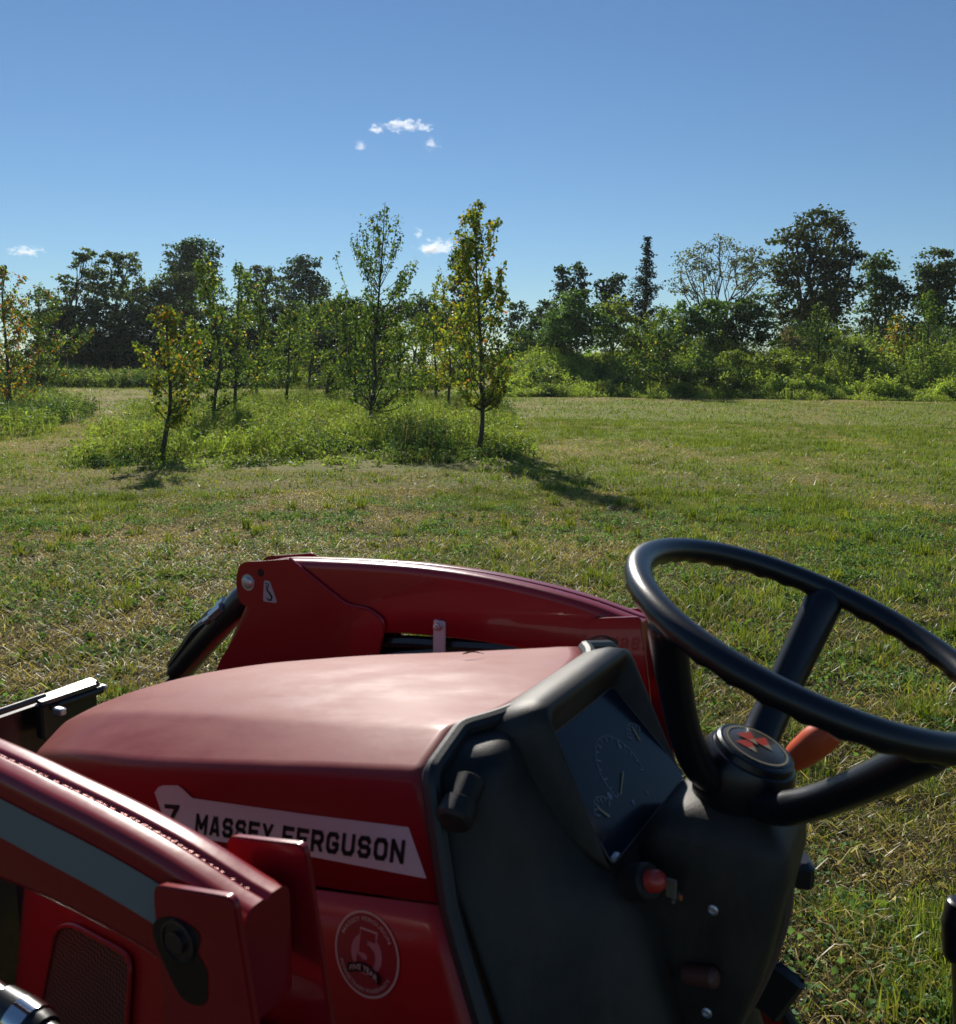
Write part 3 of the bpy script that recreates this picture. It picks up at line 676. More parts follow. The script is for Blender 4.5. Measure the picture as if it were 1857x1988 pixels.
for px, py, rx, ry, d, lab in ((1010, 670, 34, 30, 66, 'low green bush at the left end of the bank behind the yellowish tree'), (1075, 665, 36, 34, 64, 'leafy green bush left of the big light green one'),
        (1250, 660, 44, 40, 66, 'mixed green bush at the foot of the conifer'), (1560, 655, 60, 34, 68, 'dark bush in the shade at the foot of the biggest tree'), (1760, 655, 60, 36, 66, 'dark bush between the two saplings on the bank')):
    tree(px, d, [(px, py, rx, ry), (px - rx * .6, py + 16, rx * .6, ry * .6), (px + rx * .6, py + 14, rx * .6, ry * .6)], lab, 'bush', 'bush', ls=.22, tr=.06, c0=(.025, .05, .018), c1=(.085, .13, .035), group=BG)
# conifer
def conifer(px, d, ytop, ybot, wpx, label):
    o = at(px, 700, d); o[2] = gz(o[0], d); root = empty('conifer', o); sc = d / FPX
    H_ = at(px, ytop, d)[2] - o[2]; z0 = at(px, ybot, d)[2] - o[2]
    tb = MB(); tb.tube([(0, 0, -.2), (0, 0, H_ * .5), (0, 0, H_)], [.18, .1, .02], 8)
    B = Bag(); n = 110
    for i in range(n):
        f = (i + rng.random()) / n; z = z0 + (H_ - z0) * f; R_ = (wpx * sc) * (1 - f) ** 1.15 * (.3 + .95 * rng.random() ** .8) + .10; az = rng.random() * 2 * PI
        e = np.array([math.cos(az) * R_, math.sin(az) * R_, z + R_ * .28]); a = np.array([0, 0, z])
        if i % 2 == 0: tb.tube([a, a + (e - a) * .5 - np.array([0, 0, .08 * R_]), e], [.03, .02, .006], 4, False)
        k = int(10 + 42 * R_); t = rng.random(k)[:, None] ** .7
        P = a + (e - a) * t - np.array([0, 0, .25]) * R_ * t * (1 - t) + rng.normal(size=(k, 3)) * np.array([.11, .11, .06]) * (1 + .4 * R_)
        B.add(*leaves(P, .2 + .14 * rng.random(k), pal(k, [(.02, .035, .018), (.04, .065, .028)], [1, 1]), .4, .1))
    tb.build('trunk', M_BARK, root); link('crown', B.mesh('crown'), M_FAR, root)
    tag(root, label, 'conifer', RG)
conifer(1250, 74, 460, 690, 64, 'dark pointed conifer standing above the bushes right of centre')
print('trees done')

# ------------------------------------------------------------------ clouds
def cloud(px, py, w, h, label, dens, seed, d=1500):
    c = at(px, py, d); sc = d / FPX
    mb = MB(); 
    bm = bmesh.new(); bmesh.ops.create_icosphere(bm, subdivisions=3, radius=1)
    for v in bm.verts: v.co = Vector((v.co.x * w * sc * 1.25, v.co.y * h * sc * 1.6, v.co.z * h * sc * 1.3))
    me = bpy.data.meshes.new('cloud'); bm.to_mesh(me); bm.free()
    m = bpy.data.materials.new('cloud_vapour'); m.use_nodes = True; nt = m.node_tree; L = nt.links.new
    nt.nodes.remove(nt.nodes['Principled BSDF']); out = nt.nodes['Material Output']
    pv = N(nt, 'ShaderNodeVolumePrincipled'); pv.inputs['Color'].default_value = (1, 1, 1, 1); pv.inputs['Anisotropy'].default_value = .35
    tc = N(nt, 'ShaderNodeTexCoord')
    nz = N(nt, 'ShaderNodeTexNoise'); nz.inputs['Scale'].default_value = 3.4; nz.inputs['Detail'].default_value = 7; nz.inputs['Roughness'].default_value = .62
    mp = N(nt, 'ShaderNodeMapping'); mp.inputs['Scale'].default_value = (1 / (h * sc * 1.25), 1 / (h * sc * 1.25), 1 / (h * sc * .8)); mp.inputs['Location'].default_value = (seed, seed * .7, 0)
    L(tc.outputs['Object'], mp.inputs[0]); L(mp.outputs[0], nz.inputs['Vector']); nz.inputs['Scale'].default_value = 1.0
    m2 = N(nt, 'ShaderNodeMapping'); m2.inputs['Scale'].default_value = (1 / (w * sc * 1.25), 1 / (h * sc * 1.6), 1 / (h * sc * 1.3)); L(tc.outputs['Object'], m2.inputs[0])
    ln = N(nt, 'ShaderNodeVectorMath', operation='LENGTH'); L(m2.outputs[0], ln.inputs[0])
    fo = N(nt, 'ShaderNodeMath', operation='MULTIPLY_ADD'); fo.inputs[1].default_value = -.62; fo.inputs[2].default_value = -.60; L(ln.outputs['Value'], fo.inputs[0])
    ad = N(nt, 'ShaderNodeMath', operation='MULTIPLY_ADD'); ad.inputs[1].default_value = 2.0; L(nz.outputs[0], ad.inputs[0]); L(fo.outputs[0], ad.inputs[2])
    mr = N(nt, 'ShaderNodeMapRange', i_1=.0, i_2=.45, i_3=0, i_4=dens); L(ad.outputs[0], mr.inputs[0]); L(mr.outputs[0], pv.inputs['Density'])
    L(pv.outputs[0], out.inputs['Volume'])
    o = link('cloud', me, m); o.location = c
    tag(o, label, 'cloud', 'small clouds')
cloud(783, 243, 38, 12, 'largest small white cloud high in the sky above the orchard', .10, 1.3)
cloud(731, 250, 15, 9, 'faint wisp of cloud just left of the largest high cloud', .10, 4.1)
cloud(826, 247, 15, 8, 'faint wisp of cloud just right of the largest high cloud', .10, 6.7)
cloud(700, 284, 12, 11, 'lowest left wisp below the largest high cloud', .04, 9.2)
cloud(838, 278, 17, 12, 'wispy scrap of cloud below right of the largest high cloud', .045, 2.2)
cloud(843, 478, 36, 16, 'white cloud between the two tallest fruit trees', .10, 7.9)
cloud(813, 452, 9, 10, 'tiny wisp above the cloud between the tallest fruit trees', .07, 5.5)
cloud(49, 487, 34, 10, 'thin white cloud low at the left edge', .09, 3.8)

# ------------------------------------------------------------------ tractor
HW = CAM_H - .2821                       # steering wheel centre above the ground
CU, CV = -.1588, -1.0011
tx = math.sin(YAW) * CU - math.cos(YAW) * CV; ty = -math.cos(YAW) * CU - math.sin(YAW) * CV
tractor = empty('tractor', (tx, ty, 0), YAW)
tag(tractor, 'red compact tractor with a front loader, seen over its hood, dash and steering wheel', 'tractor')
def T(u, v, w): return np.array([v, u, w + HW])      # forward, right, up (from the wheel centre) -> tractor's own axes
def TL(P): return [T(*p) for p in P]
def on_v(px, py, v):                      # forward/up of a point seen in the photo, on the plane right = v
    r = ray(px, py); du = -math.sin(YAW) * r[0] + math.cos(YAW) * r[1]; dv = math.cos(YAW) * r[0] + math.sin(YAW) * r[1]
    t = (v - CV) / dv; return (CU + du * t, v, .2821 + r[2] * t)

# --- hood
VE = [(.2, .252), (.331, .250), (.482, .247), (.675, .241), (.806, .228), (.93, .212), (1.05, .18), (1.15, .135), (1.2, .09), (1.23, .05)]
WT = [(.2, -.12), (.331, -.139), (.482, -.164), (.675, -.207), (.806, -.238), (.93, -.262), (1.05, -.30), (1.15, -.34), (1.2, -.37), (1.23, -.40)]
WCR = [(.29, -.103), (.48, -.129), (.7, -.168), (.9, -.211), (1.05, -.253), (1.15, -.298), (1.2, -.332), (1.23, -.370)]
VC = [(.29, .170), (.5, .165), (.7, .15), (.9, .13), (1.05, .10), (1.15, .075), (1.2, .05), (1.23, .03)]
WC = [(.29, -.114), (.343, -.12), (.48, -.142), (.7, -.18), (.9, -.222), (1.05, -.262), (1.15, -.306), (1.2, -.338), (1.23, -.375)]
WS = [(.2, -.238), (.293, -.258), (.462, -.290), (.7, -.335), (.9, -.378), (1.05, -.415), (1.23, -.46)]
def sm(t, x):  # smooth interpolation
    return float(np.mean([ip(t, x + d) for d in (-.05, -.025, 0, .025, .05)])) if .36 < x < 1.12 else float(ip(t, x))
def flank_at(px, py):                      # where a point seen in the photo lies on the hood's flank
    v = -.25
    for _ in range(40):
        p = on_v(px, py, v); v = .5 * v - .5 * vside(p[0], p[2])
    return p[0], p[2]
def vside(u, w): return ip(VE, u) + .18 * np.clip(ip(WT, u) - w, 0, 9)
rings = []
us = list(np.linspace(.29, 1.1, 34)) + [1.13, 1.16, 1.185, 1.205, 1.22, 1.23]
for u in us:
    fade = float(np.clip(1 - (u - .29) / .25, 0, 1)) ** 1.5
    ve, wt, wc_, vc, wcr, ws = sm(VE, u), sm(WT, u), sm(WCR, u), sm(VC, u), sm(WC, u), sm(WS, u)
    hb = ve + .18 * (wt - ws)
    half = [(0, wc_), (vc * .4, wc_ - (wc_ - wcr) * .18), (vc * .75, wc_ - (wc_ - wcr) * .58), (vc, wcr), (ve, wt), (hb, ws + .001)]
    # rear edge: crown back at .29, corners forward at .342, flank back again
    du = [0, .004, .022, .05, .041, .004]
    pts = [T(u + d * fade, -v, w) for (v, w), d in zip(half[:0:-1], du[:0:-1])] + [T(u + d * fade, v, w) for (v, w), d in zip(half, du)]
    Rr = [0, .013, .010, .05, .06, .04, .06, .05, .010, .013, 0]
    rings.append(fillet(pts, Rr, 5))
hb_ = MB(); hb_.loft(rings, False)
hb_.f.append(tuple(len(hb_.v) - len(rings[0]) + j for j in range(len(rings[0]))))
hood = hb_.build('hood', M_HOOD, tractor, 60)
md = hood.modifiers.new('thick', 'SOLIDIFY'); md.thickness = .004; md.offset = -1
# --- side panels below the seam, with the mesh vent
def patch(name, fn, us, ws, mat, parent, thick=.004):
    mb = MB(); mb.loft([[fn(u, w) for w in ws] for u in us], False)
    o = mb.build(name, mat, parent, 60)
    if thick: m_ = o.modifiers.new('thick', 'SOLIDIFY'); m_.thickness = thick; m_.offset = 0
    return o
def rear_u(w): return float(np.interp(w, [-.9, -.7, -.5, -.368, -.267, -.148], [-.03, .07, .170, .238, .291, .334]))
def sp_fn(sg, off=0.):
    def f(s, t):      # s 0 rear .. 1 front, t 0 top .. 1 bottom
        w0 = None
        u = .29 + s * (1.12 - .29)
        w = float(ip(WS, u)) - .0015; w = w + t * (-.78 - w)
        ur = rear_u(w); u = ur + s * (1.12 - ur)
        return T(u, sg * (vside(u, w) - .0015 + off), w)
    return f
M_PANEL = paint('side_panel_paint', (.29, .007, .009), .05, rough=.38, coat=.12, spec=.3)
mv, ntv, bv = new_mat('vent_mesh')
L = ntv.links.new
tcv = N(ntv, 'ShaderNodeTexCoord'); mpv = N(ntv, 'ShaderNodeMapping'); mpv.inputs['Rotation'].default_value = (math.radians(45), 0, 0); mpv.inputs['Scale'].default_value = (1, 1, 1)
L(tcv.outputs['Object'], mpv.inputs[0])
chk = N(ntv, 'ShaderNodeTexChecker'); chk.inputs['Scale'].default_value = 210; L(mpv.outputs[0], chk.inputs[0])
mxv = N(ntv, 'ShaderNodeMix', data_type='RGBA'); mxv.inputs[6].default_value = (.005, .003, .003, 1); mxv.inputs[7].default_value = (.16, .03, .02, 1); L(chk.outputs[1], mxv.inputs[0])
L(mxv.outputs[2], bv.inputs['Base Color']); bv.inputs['Roughness'].default_value = .5
bpv = N(ntv, 'ShaderNodeBump'); bpv.inputs['Distance'].default_value = .002; L(chk.outputs[1], bpv.inputs['Height']); L(bpv.outputs[0], bv.inputs['Normal'])
for sg in (-1, 1):
    pn = patch('side_panel', sp_fn(sg), np.linspace(0, 1, 30), np.linspace(0, 1, 12), M_PANEL, tractor)
    # vent: a frame standing proud and the mesh inside it
    co = [flank_at(*p) for p in ((118, 1796), (150, 1789), (245, 1840), (264, 1856))] + [(.74, -.70), (.985, -.70)]
    pts = fillet([T(u, sg * (vside(u, w) + .006), w) for u, w in co], [.02] * 6, 4)
    mb = MB(); c_ = np.mean(pts, 0); n_ = len(pts)
    mb.add([c_] + pts, [(0, 1 + i, 1 + (i + 1) % n_) for i in range(n_)]); mb.build('vent_mesh', mv, pn)
    fr = [p + np.array([sg * .002, 0, 0]) for p in pts]; mb = MB(); mb.tube(fr + [fr[0]], .0035, 6, False); mb.build('vent_frame', M_PANEL, pn)
# nose under the hood and engine block, dark
nb_ = MB()
rg = []
for w, uf, hv in ((-.37, 1.16, .10), (-.42, 1.19, .14), (-.55, 1.20, .17), (-.80, 1.18, .18)):
    rg.append(fillet(TL([(.45, -.2, w), (1.0, -.17, w), (uf, -hv, w), (uf, hv, w), (1.0, .17, w), (.45, .2, w)]), [.01, .05, .05, .05, .05, .01], 4))
nb_.loft(rg, True, True, True); nb_.build('front_grille', M_BLACK, tractor)
cb = MB(); cb.box(T(.45, 0, -.88), (.30, 1.5, .26), bevel=.02); cb.box(T(1.0, 0, -1.08), (.9, .12, .10), bevel=.01); cb.build('chassis', M_BLACK, tractor)
def revolve(mb, c, axis_, prof, seg=40, caps=True):
    axis_ = norm(np.array(axis_, float)); c = np.array(c, float)
    a = norm(np.cross(axis_, [0, 0, 1.] if abs(axis_[2]) < .9 else [0, 1., 0])); b = np.cross(axis_, a)
    mb.loft([[c + axis_ * h + r * (math.cos(q) * a + math.sin(q) * b) for q in np.linspace(0, 2 * PI, seg, endpoint=False)] for r, h in prof], True, caps, caps)
    return mb
for sg in (-1, 1):
    c = T(1.0, sg * .52, .29 - HW)
    w_ = revolve(MB(), c, (sg, 0, 0), [(.17, -.09), (.25, -.095), (.285, -.07), (.29, 0), (.285, .07), (.25, .095), (.17, .09)]).build('front_wheel', M_TYRE, tractor)
    for k in range(0): pass
    lg = MB()
    for k in range(22):
        q_ = k * 2 * PI / 22
        for s2 in (-1, 1):
            qq = q_ + (PI / 22 if s2 > 0 else 0); ct = c + np.array([s2 * .045, .292 * math.cos(qq), .292 * math.sin(qq)])
            Mx = np.array(Matrix.Rotation(qq, 3, 'X') @ Matrix.Rotation(s2 * .6, 3, 'Y')) if False else np.array(Matrix.Rotation(qq - PI / 2, 3, 'X'))
            lg.box(ct, (.09, .025, .022), Mx)
    lg.build('tread', M_TYRE, w_)
    revolve(MB(), c, (sg, 0, 0), [(.17, -.06), (.17, .06), (.15, .05), (.06, .02), (.05, .05), (.02, .055)]).build('rim', M_STEEL, w_)

# --- rubber trim between hood and dash: follows the hood's rear edge
rear = [np.array(p) for p in rings[0]]
tp = [p + np.array([0, -.010, .0]) for p in rear]
bl = [T(rear_u(w) - .010, -vside(.3, w) - .0, w) for w in np.linspace(-.8, -.29, 8)]
br = [T(rear_u(w) - .010, vside(.3, w) + .0, w) for w in np.linspace(-.29, -.8, 8)]
tb = MB(); tb.tube(bl + tp + br, .0105, 10); tb.build('hood_trim', M_TRIM, tractor)

# dry grass bits that landed on the hood
def hood_z(u, v):
    vc, wcr, wc_ = sm(VC, u), sm(WC, u), sm(WCR, u); a = abs(v) / vc
    return wc_ - (wc_ - wcr) * a * a if a < 1 else wcr - (a - 1) * vc * .3
mb = MB(); c0 = on_v(898, 1292, .09); c0 = (c0[0], .09, hood_z(c0[0] - .03, .09) + .003)
mb.tube(curve([T(*c0), T(c0[0] - .012, .098, c0[2] + .003), T(c0[0] - .028, .104, c0[2] + .001)], 4), [.0006, .0010, .0013, .0013, .0011, .0009, .0007, .0005, .0003], 5)
lf = mb.build('grass_clipping', simple('dry_clipping', (.22, .14, .07), .8)); lf.matrix_world = tractor.matrix_basis.copy()
tag(lf, 'tiny dry brown grass clipping lying on the hood top', 'grass clipping')
# --- things lying on the hood's flank: map (u, w) on the flank, a hair proud of it
def wrap(me, f, off):
    for v in me.vertices:
        u, w = f(v.co.x, v.co.y); v.co = Vector(T(u, -(vside(u, w) + off), w))
def text_mesh(s, bold=.02, shear=0.):
    cu = bpy.data.curves.new('t', 'FONT'); cu.body = s; cu.size = 1; cu.offset = bold; cu.shear = shear; cu.resolution_u = 3
    ob = bpy.data.objects.new('t', cu); COL.objects.link(ob); bpy.context.view_layer.update()
    me = bpy.data.meshes.new_from_object(ob.evaluated_get(bpy.context.evaluated_depsgraph_get())); bpy.data.objects.remove(ob); bpy.data.curves.remove(cu)
    bm = bmesh.new(); bm.from_mesh(me); bmesh.ops.triangulate(bm, faces=bm.faces)
    bmesh.ops.subdivide_edges(bm, edges=[e for e in bm.edges if e.calc_length() > .5], cuts=2); bm.to_mesh(me); bm.free()
    me.materials.clear(); return me
def block_text(word):
    """squared bold capitals with clipped corners, one unit wide and high each"""
    t, c = .25, .22; a, b = t / 2, 1 - t / 2; k = a + c * .7; m = 1 - k; h = .5
    G_ = {'O': [[(k, a), (m, a), (b, k), (b, m), (m, b), (k, b), (a, m), (a, k), (k, a)]],
          'S': [[(a, k + .02), (k, a), (m, a), (b, k), (b, h - .12), (m, h), (k, h), (a, h + .12), (a, m), (k, b), (m, b), (b, m - .02)]],
          'M': [[(a, 0), (a, 1)], [(a, .92), (.5, .30), (b, .92)], [(b, 0), (b, 1)]],
          'A': [[(a, 0), (.5 - .06, .97)], [(b, 0), (.5 + .06, .97)], [(.25, .27), (.75, .27)]],
          'E': [[(a, 0), (a, 1)], [(a, a), (1, a)], [(a, h), (.88, h)], [(a, b), (1, b)]],
          'F': [[(a, 0), (a, 1)], [(a, h - .02), (.88, h - .02)], [(a, b), (1, b)]],
          'Y': [[(.5, 0), (.5, .48)], [(a - .02, 1), (.5, .42)], [(b + .02, 1), (.5, .42)]],
          'R': [[(a, 0), (a, 1)], [(a, b), (m, b), (b, m), (b, .58), (m, .44), (a, .44)], [(.58, .44), (b, 0)]],
          'G': [[(b, m), (m, b), (k, b), (a, m), (a, k), (k, a), (m, a), (b, k), (b, .46), (.52, .46)]],
          'U': [[(a, 1), (a, k), (k, a), (m, a), (b, k), (b, 1)]],
          'N': [[(a, 0), (a, 1)], [(a, .95), (b, .05)], [(b, 0), (b, 1)]]}
    V, F = [], []; x = 0.
    for ch in word:
        if ch == ' ': x += .55; continue
        wd = 1.12 if ch == 'M' else .92
        for pl in G_[ch]:
            for (x0, y0), (x1, y1) in zip(pl[:-1], pl[1:]):
                d = np.array([(x1 - x0) * wd, y1 - y0]); d = d / (np.linalg.norm(d) + 1e-9); nrm = np.array([-d[1], d[0]]) * t / 2 * (1 if abs(d[0]) < .8 else .85)
                closed_end = len(pl) > 2
                e = d * (.05 if closed_end else 0.)
                p0, p1 = np.array([x0 * wd, y0]) - e, np.array([x1 * wd, y1]) + e
                n = len(V); q = [p0 - nrm, p1 - nrm, p1 + nrm, p0 + nrm]; V += [(x + p[0], min(1, max(0, p[1])), 0) for p in q]; F.append((n, n + 1, n + 2, n + 3))
        x += wd + .22
    me = bpy.data.meshes.new('t'); me.from_pydata(V, [], F); me.update(); return me
def fit_text(me):
    xs_ = [v.co.x for v in me.vertices]; ys_ = [v.co.y for v in me.vertices]
    x0, x1, y0, y1 = min(xs_), max(xs_), min(ys_), max(ys_)
    for v in me.vertices: v.co.x = (v.co.x - x0) / (x1 - x0); v.co.y = (v.co.y - y0) / (y1 - y0)
def flank_poly(name, pts, mat, parent, sg=-1, off=.0025, n=24, rep=True):
    """flat sticker given by a top edge and a bottom edge (lists of (u,w))"""
    top, bot = pts
    tt = np.linspace(0, 1, n); tu = [a for a, b in top]; 
    def samp(e, t):
        d = np.concatenate([[0], np.cumsum([math.dist(e[i], e[i + 1]) for i in range(len(e) - 1)])]); d = d / d[-1]
        return float(np.interp(t, d, [p[0] for p in e])), float(np.interp(t, d, [p[1] for p in e]))
    mb = MB(); rings_ = []
    for t in tt:
        a = samp(top, t); b = samp(bot, t)
        rings_.append([T(a[0] + (b[0] - a[0]) * k, sg * (vside(a[0] + (b[0] - a[0]) * k, a[1] + (b[1] - a[1]) * k) + off), a[1] + (b[1] - a[1]) * k) for k in np.linspace(0, 1, 5)])
    mb.loft(rings_, False); return mb.build(name, mat, parent)
M_DECAL = simple('decal_silver', (.42, .37, .39), .45, coat=.05, bump=.1, bscale=1200)
M_INK = simple('decal_ink', (.006, .005, .007), .6, spec=.2)
for sg in (-1, 1):
    dc = flank_poly('name_decal', ([flank_at(*p) for p in ((302, 1538), (312, 1524), (350, 1524), (376, 1549), (795, 1605))], [flank_at(*p) for p in ((330, 1618), (480, 1640), (600, 1661), (830, 1705))]), M_DECAL, hood, sg, .0015, 40)
    me = block_text('MASSEY FERGUSON'); fit_text(me)
    m0, m1, n0, n1 = [flank_at(*p) for p in ((384, 1578), (384, 1618), (790, 1630), (787, 1677))]
    ua, ub = m0[0], n0[0]; xa, xb = (ua, ub) if sg < 0 else (ub, ua)
    def f(x, y):
        u = xa + (xb - xa) * x; mid = np.interp(u, [ub, ua], [(n0[1] + n1[1]) / 2, (m0[1] + m1[1]) / 2]); hh = np.interp(u, [ub, ua], [abs(n0[1] - n1[1]) / 2, abs(m0[1] - m1[1]) / 2]); return u, mid + (y - .5) * 2 * hh
    for v in me.vertices:
        u, w = f(v.co.x, v.co.y); v.co = Vector(T(u, sg * (vside(u, w) + .0022), w))
    link('lettering', me, M_INK, dc)
    mb = MB()   # dark mark at the front end of the name
    mb.add([T(u, sg * (vside(u, w) + .0022), w) for u, w in [flank_at(*p) for p in ((322, 1560), (352, 1562), (350, 1569), (338, 1592), (330, 1592), (340, 1570), (322, 1568))]], [(0, 1, 2, 5, 6), (5, 2, 3, 4)])
    mb.build('brand_mark', M_INK, dc)
# round badge sticker
M_RING = simple('badge_ring', (.45, .28, .24), .5); M_BADGE = simple('badge_red', (.22, .006, .014), .4); M_GLOW = simple('badge_pink', (.36, .12, .14), .5)
BC = flank_at(714, 1851); BR = .044
def badge_pt(r, q, off): u, w = BC[0] - r * math.cos(q) * .98, BC[1] + r * math.sin(q) * 1.0; return T(u, -(vside(u, w) + off), w)
def disc(r0, r1, off, n=56):
    mb = MB(); mb.loft([[badge_pt(r, q, off) for q in np.linspace(0, 2 * PI, n, endpoint=False)] for r in (r0, r1)], True); return mb
lp = [o for o in COL.objects if o.name.startswith('side_panel')][0]
bd = disc(.0005, BR, .0015).build('round_badge', M_BADGE, lp)
disc(BR - .0025, BR, .0020).build('badge_ring', M_RING, bd)
disc(.0005, .021, .0020).build('badge_glow', M_GLOW, bd)
def badge_text(s, r, a0, a1, hgt, mat, flip=False, name='badge_lettering'):
    me = text_mesh(s, .01); fit_text(me)
    for v in me.vertices:
        q = a0 + (a1 - a0) * v.co.x; rr = r + (v.co.y if not flip else -v.co.y) * hgt; v.co = Vector(badge_pt(rr, q, .0026))
    link(name, me, mat, bd)
badge_text('MASSEY FERGUSON', .034, math.radians(160), math.radians(35), .0045, M_RING)
badge_text('POWERTRAIN WARRANTY', .0385, math.radians(205), math.radians(335), .0045, M_RING, True)
me = text_mesh('5', .05); fit_text(me)
m5 = me.copy()
for v in m5.vertices: v.co = Vector(badge_xy) if False else Vector(T(BC[0] + .0135 - .027 * v.co.x, -(vside(BC[0], BC[1] + .026 - .044 * (1 - v.co.y)) + .0024), BC[1] + .026 - .044 * (1 - v.co.y)))
link('badge_numeral_edge', m5, M_RING, bd)
for v in me.vertices: v.co = Vector(T(BC[0] + .0120 - .024 * v.co.x, -(vside(BC[0], BC[1] + .0245 - .041 * (1 - v.co.y)) + .0032), BC[1] + .0245 - .041 * (1 - v.co.y)))
link('badge_numeral', me, M_BADGE, bd)
rb = MB(); rr = []
for t in np.linspace(-1, 1, 13):
    u = BC[0] - t * .022; w = BC[1] - .014 + .004 * math.cos(t * 2.4) - .003; rr.append([T(u, -(vside(u, w) + .0040), w + .0055), T(u, -(vside(u, w) + .0040), w - .0055)])
rb.loft(rr, False); rbo = rb.build('badge_ribbon', M_INK, bd)
me = text_mesh('FIVE YEAR', .02); fit_text(me)
for v in me.vertices:
    t = -.85 + 1.7 * v.co.x; u = BC[0] - t * .022; w = BC[1] - .014 + .004 * math.cos(t * 2.4) - .003 + (v.co.y - .5) * .006; v.co = Vector(T(u, -(vside(u, w) + .0046), w))
link('ribbon_lettering', me, M_RING, bd)
# pale scratch
mb = MB(); mb.tube([T(u, -(vside(u, w) + .0005), w) for u, w in [flank_at(*p) for p in ((597, 1925), (612, 1938), (628, 1952), (646, 1962))]], [.0004, .0012, .0014, .0006], 5); mb.build('scratch', simple('bare_scratch', (.6, .4, .42), .5), lp)

# --- loader
M_PIN = simple('greasy_pin', (.10, .08, .08), .3, metal=.8, bump=.3); M_GREASE = simple('grease', (.012, .008, .008), .35)
M_WELD = simple('weld_bead', (.36, .07, .05), .34, metal=.2, coat=.4, bump=.4, bscale=500)
VI, VO = .435, .500
TOPC = [(.34, -.148), (.42, -.128), (.5, -.1155), (.6, -.106), (.69, -.1015), (.8, -.102), (.926, -.109), (1.09, -.1225), (1.17, -.132), (1.215, -.15)]
BOTC = [(.34, -.262), (.467, -.232), (.6, -.226), (.7, -.229), (.86, -.241), (1.0, -.27), (1.09, -.33), (1.17, -.36), (1.215, -.37)]
def plate(mb, prof, v0, v1, rad=.01):
    P = fillet([np.array([u, w]) for u, w in prof], [rad] * len(prof) if not hasattr(rad, '__len__') else rad, 5)
    mb.loft([[T(u, v0, w) for u, w in P], [T(u, v1, w) for u, w in P]], True, True, True); return mb
for sg in (-1, 1):
    far = sg > 0
    va_ = VI if far else VI + .010      # the near arm sits a touch further out and lower at its rear end
    dtop = lambda u: 0. if far else -.011 * float(np.clip((.85 - u) / .25, 0, 1))
    mb = MB(); rg = []
    for u in np.linspace(.34, 1.215, 40):
        wt = dtop(u) + float(np.mean([ip(TOPC, u + d) for d in (-.03, 0, .03)])); wb = float(np.mean([ip(BOTC, u + d) for d in (-.03, 0, .03)])); vm_ = (va_ + VO) / 2
        # two pressed halves welded along the top middle
        sec = [(va_, wb), (VO, wb), (VO, wt), (vm_ + .004, wt + .001), (vm_, wt - .0045), (vm_ - .004, wt + .001), (va_, wt)]
        rg.append(fillet([T(u, sg * v, w) for v, w in sec], [.010, .010, .015, .003, .003, .003, .015], 5))
    mb.loft(rg, True, True, True)
    arm = mb.build('loader_arm', M_RED, tractor, 50)
    # lower boom behind the knee plates
    mb = MB(); rg = []
    for (u, w, hw_) in ((1.13, -.22, .085), (1.22, -.36, .075), (1.45, -.75, .06), (1.70, -1.20, .05)):
        dn = norm(np.array([.57, -.82])); nx_ = np.array([.82, .57]) * hw_
        rg.append(fillet([T(u - nx_[0], sg * VI, w - nx_[1]), T(u - nx_[0], sg * VO, w - nx_[1]), T(u + nx_[0], sg * VO, w + nx_[1]), T(u + nx_[0], sg * VI, w + nx_[1])], [.012] * 4, 4))
    mb.loft(rg, True, True, True); mb.build('lower_boom', M_RED, arm, 50)
    # knee plates, inner and outer
    kp = [(1.10, -.118), (1.176, -.131), (1.243, -.140), (1.252, -.195), (1.243, -.232), (1.206, -.240), (1.30, -.36), (1.42, -.56), (1.30, -.62), (1.0, -.45), (.882, -.30), (.860, -.215), (.90, -.198), (.955, -.196)]
    rk = [.005, .02, .035, .02, .015, .01, .02, .02, .02, .02, .02, .022, .01, .02]
    kn = MB()
    for va, vb in ((VI - .007, VI - .0005), (VO + .0005, VO + .007)): plate(kn, kp, sg * va, sg * vb, rk)
    kno = kn.build('knee_plate', M_RED, arm, 40, bevel=.0012)
    # weld beads: along the top seam and round the gusset
    wb_ = MB()
    uu = .36
    while uu < 1.1:
        wt = dtop(uu) + float(np.mean([ip(TOPC, uu + d) for d in (-.03, 0, .03)]))
        l_ = .003 + .007 * rng.random(); wb_.tube([T(uu, sg * (va_ + VO) / 2, wt - .0026), T(uu + l_, sg * (va_ + VO) / 2, wt - .0024)], [.0008 + .0015 * rng.random() ** 2, .0012], 6); uu += l_ + .010 * rng.random() ** 3
    wb_.build('weld_seam', M_WELD, arm)
    gw = MB(); gp = fillet([T(u, sg * (VI - .004), w) for u, w in ((1.10, -.118), (.955, -.196), (.90, -.197), (.859, -.215), (.881, -.29))], [0, .02, .01, .02, 0], 5); gw.tube(gp, .0038, 6); gw.build('weld_bead', M_RED, arm)
    # pin and hole at the knee
    pn_ = MB(); revolve(pn_, T(1.214, sg * (VI - .006), -.181), (-sg, 0, 0), [(.013, -.005), (.013, .006), (.010, .009), (.003, .010)], 24); revolve(pn_, T(1.214, sg * (VI - .0065), -.181), (-sg, 0, 0), [(.018, -.001), (.018, .003)], 24); pn_.build('knee_pin', M_STEEL, arm)
    hp = MB(); revolve(hp, T(1.178, sg * (VI - .0068), -.156), (-sg, 0, 0), [(.0085, 0), (.0085, .0012)], 20); hp.build('lock_hole', simple('dark_hole', (.012, .004, .004), .8), arm)
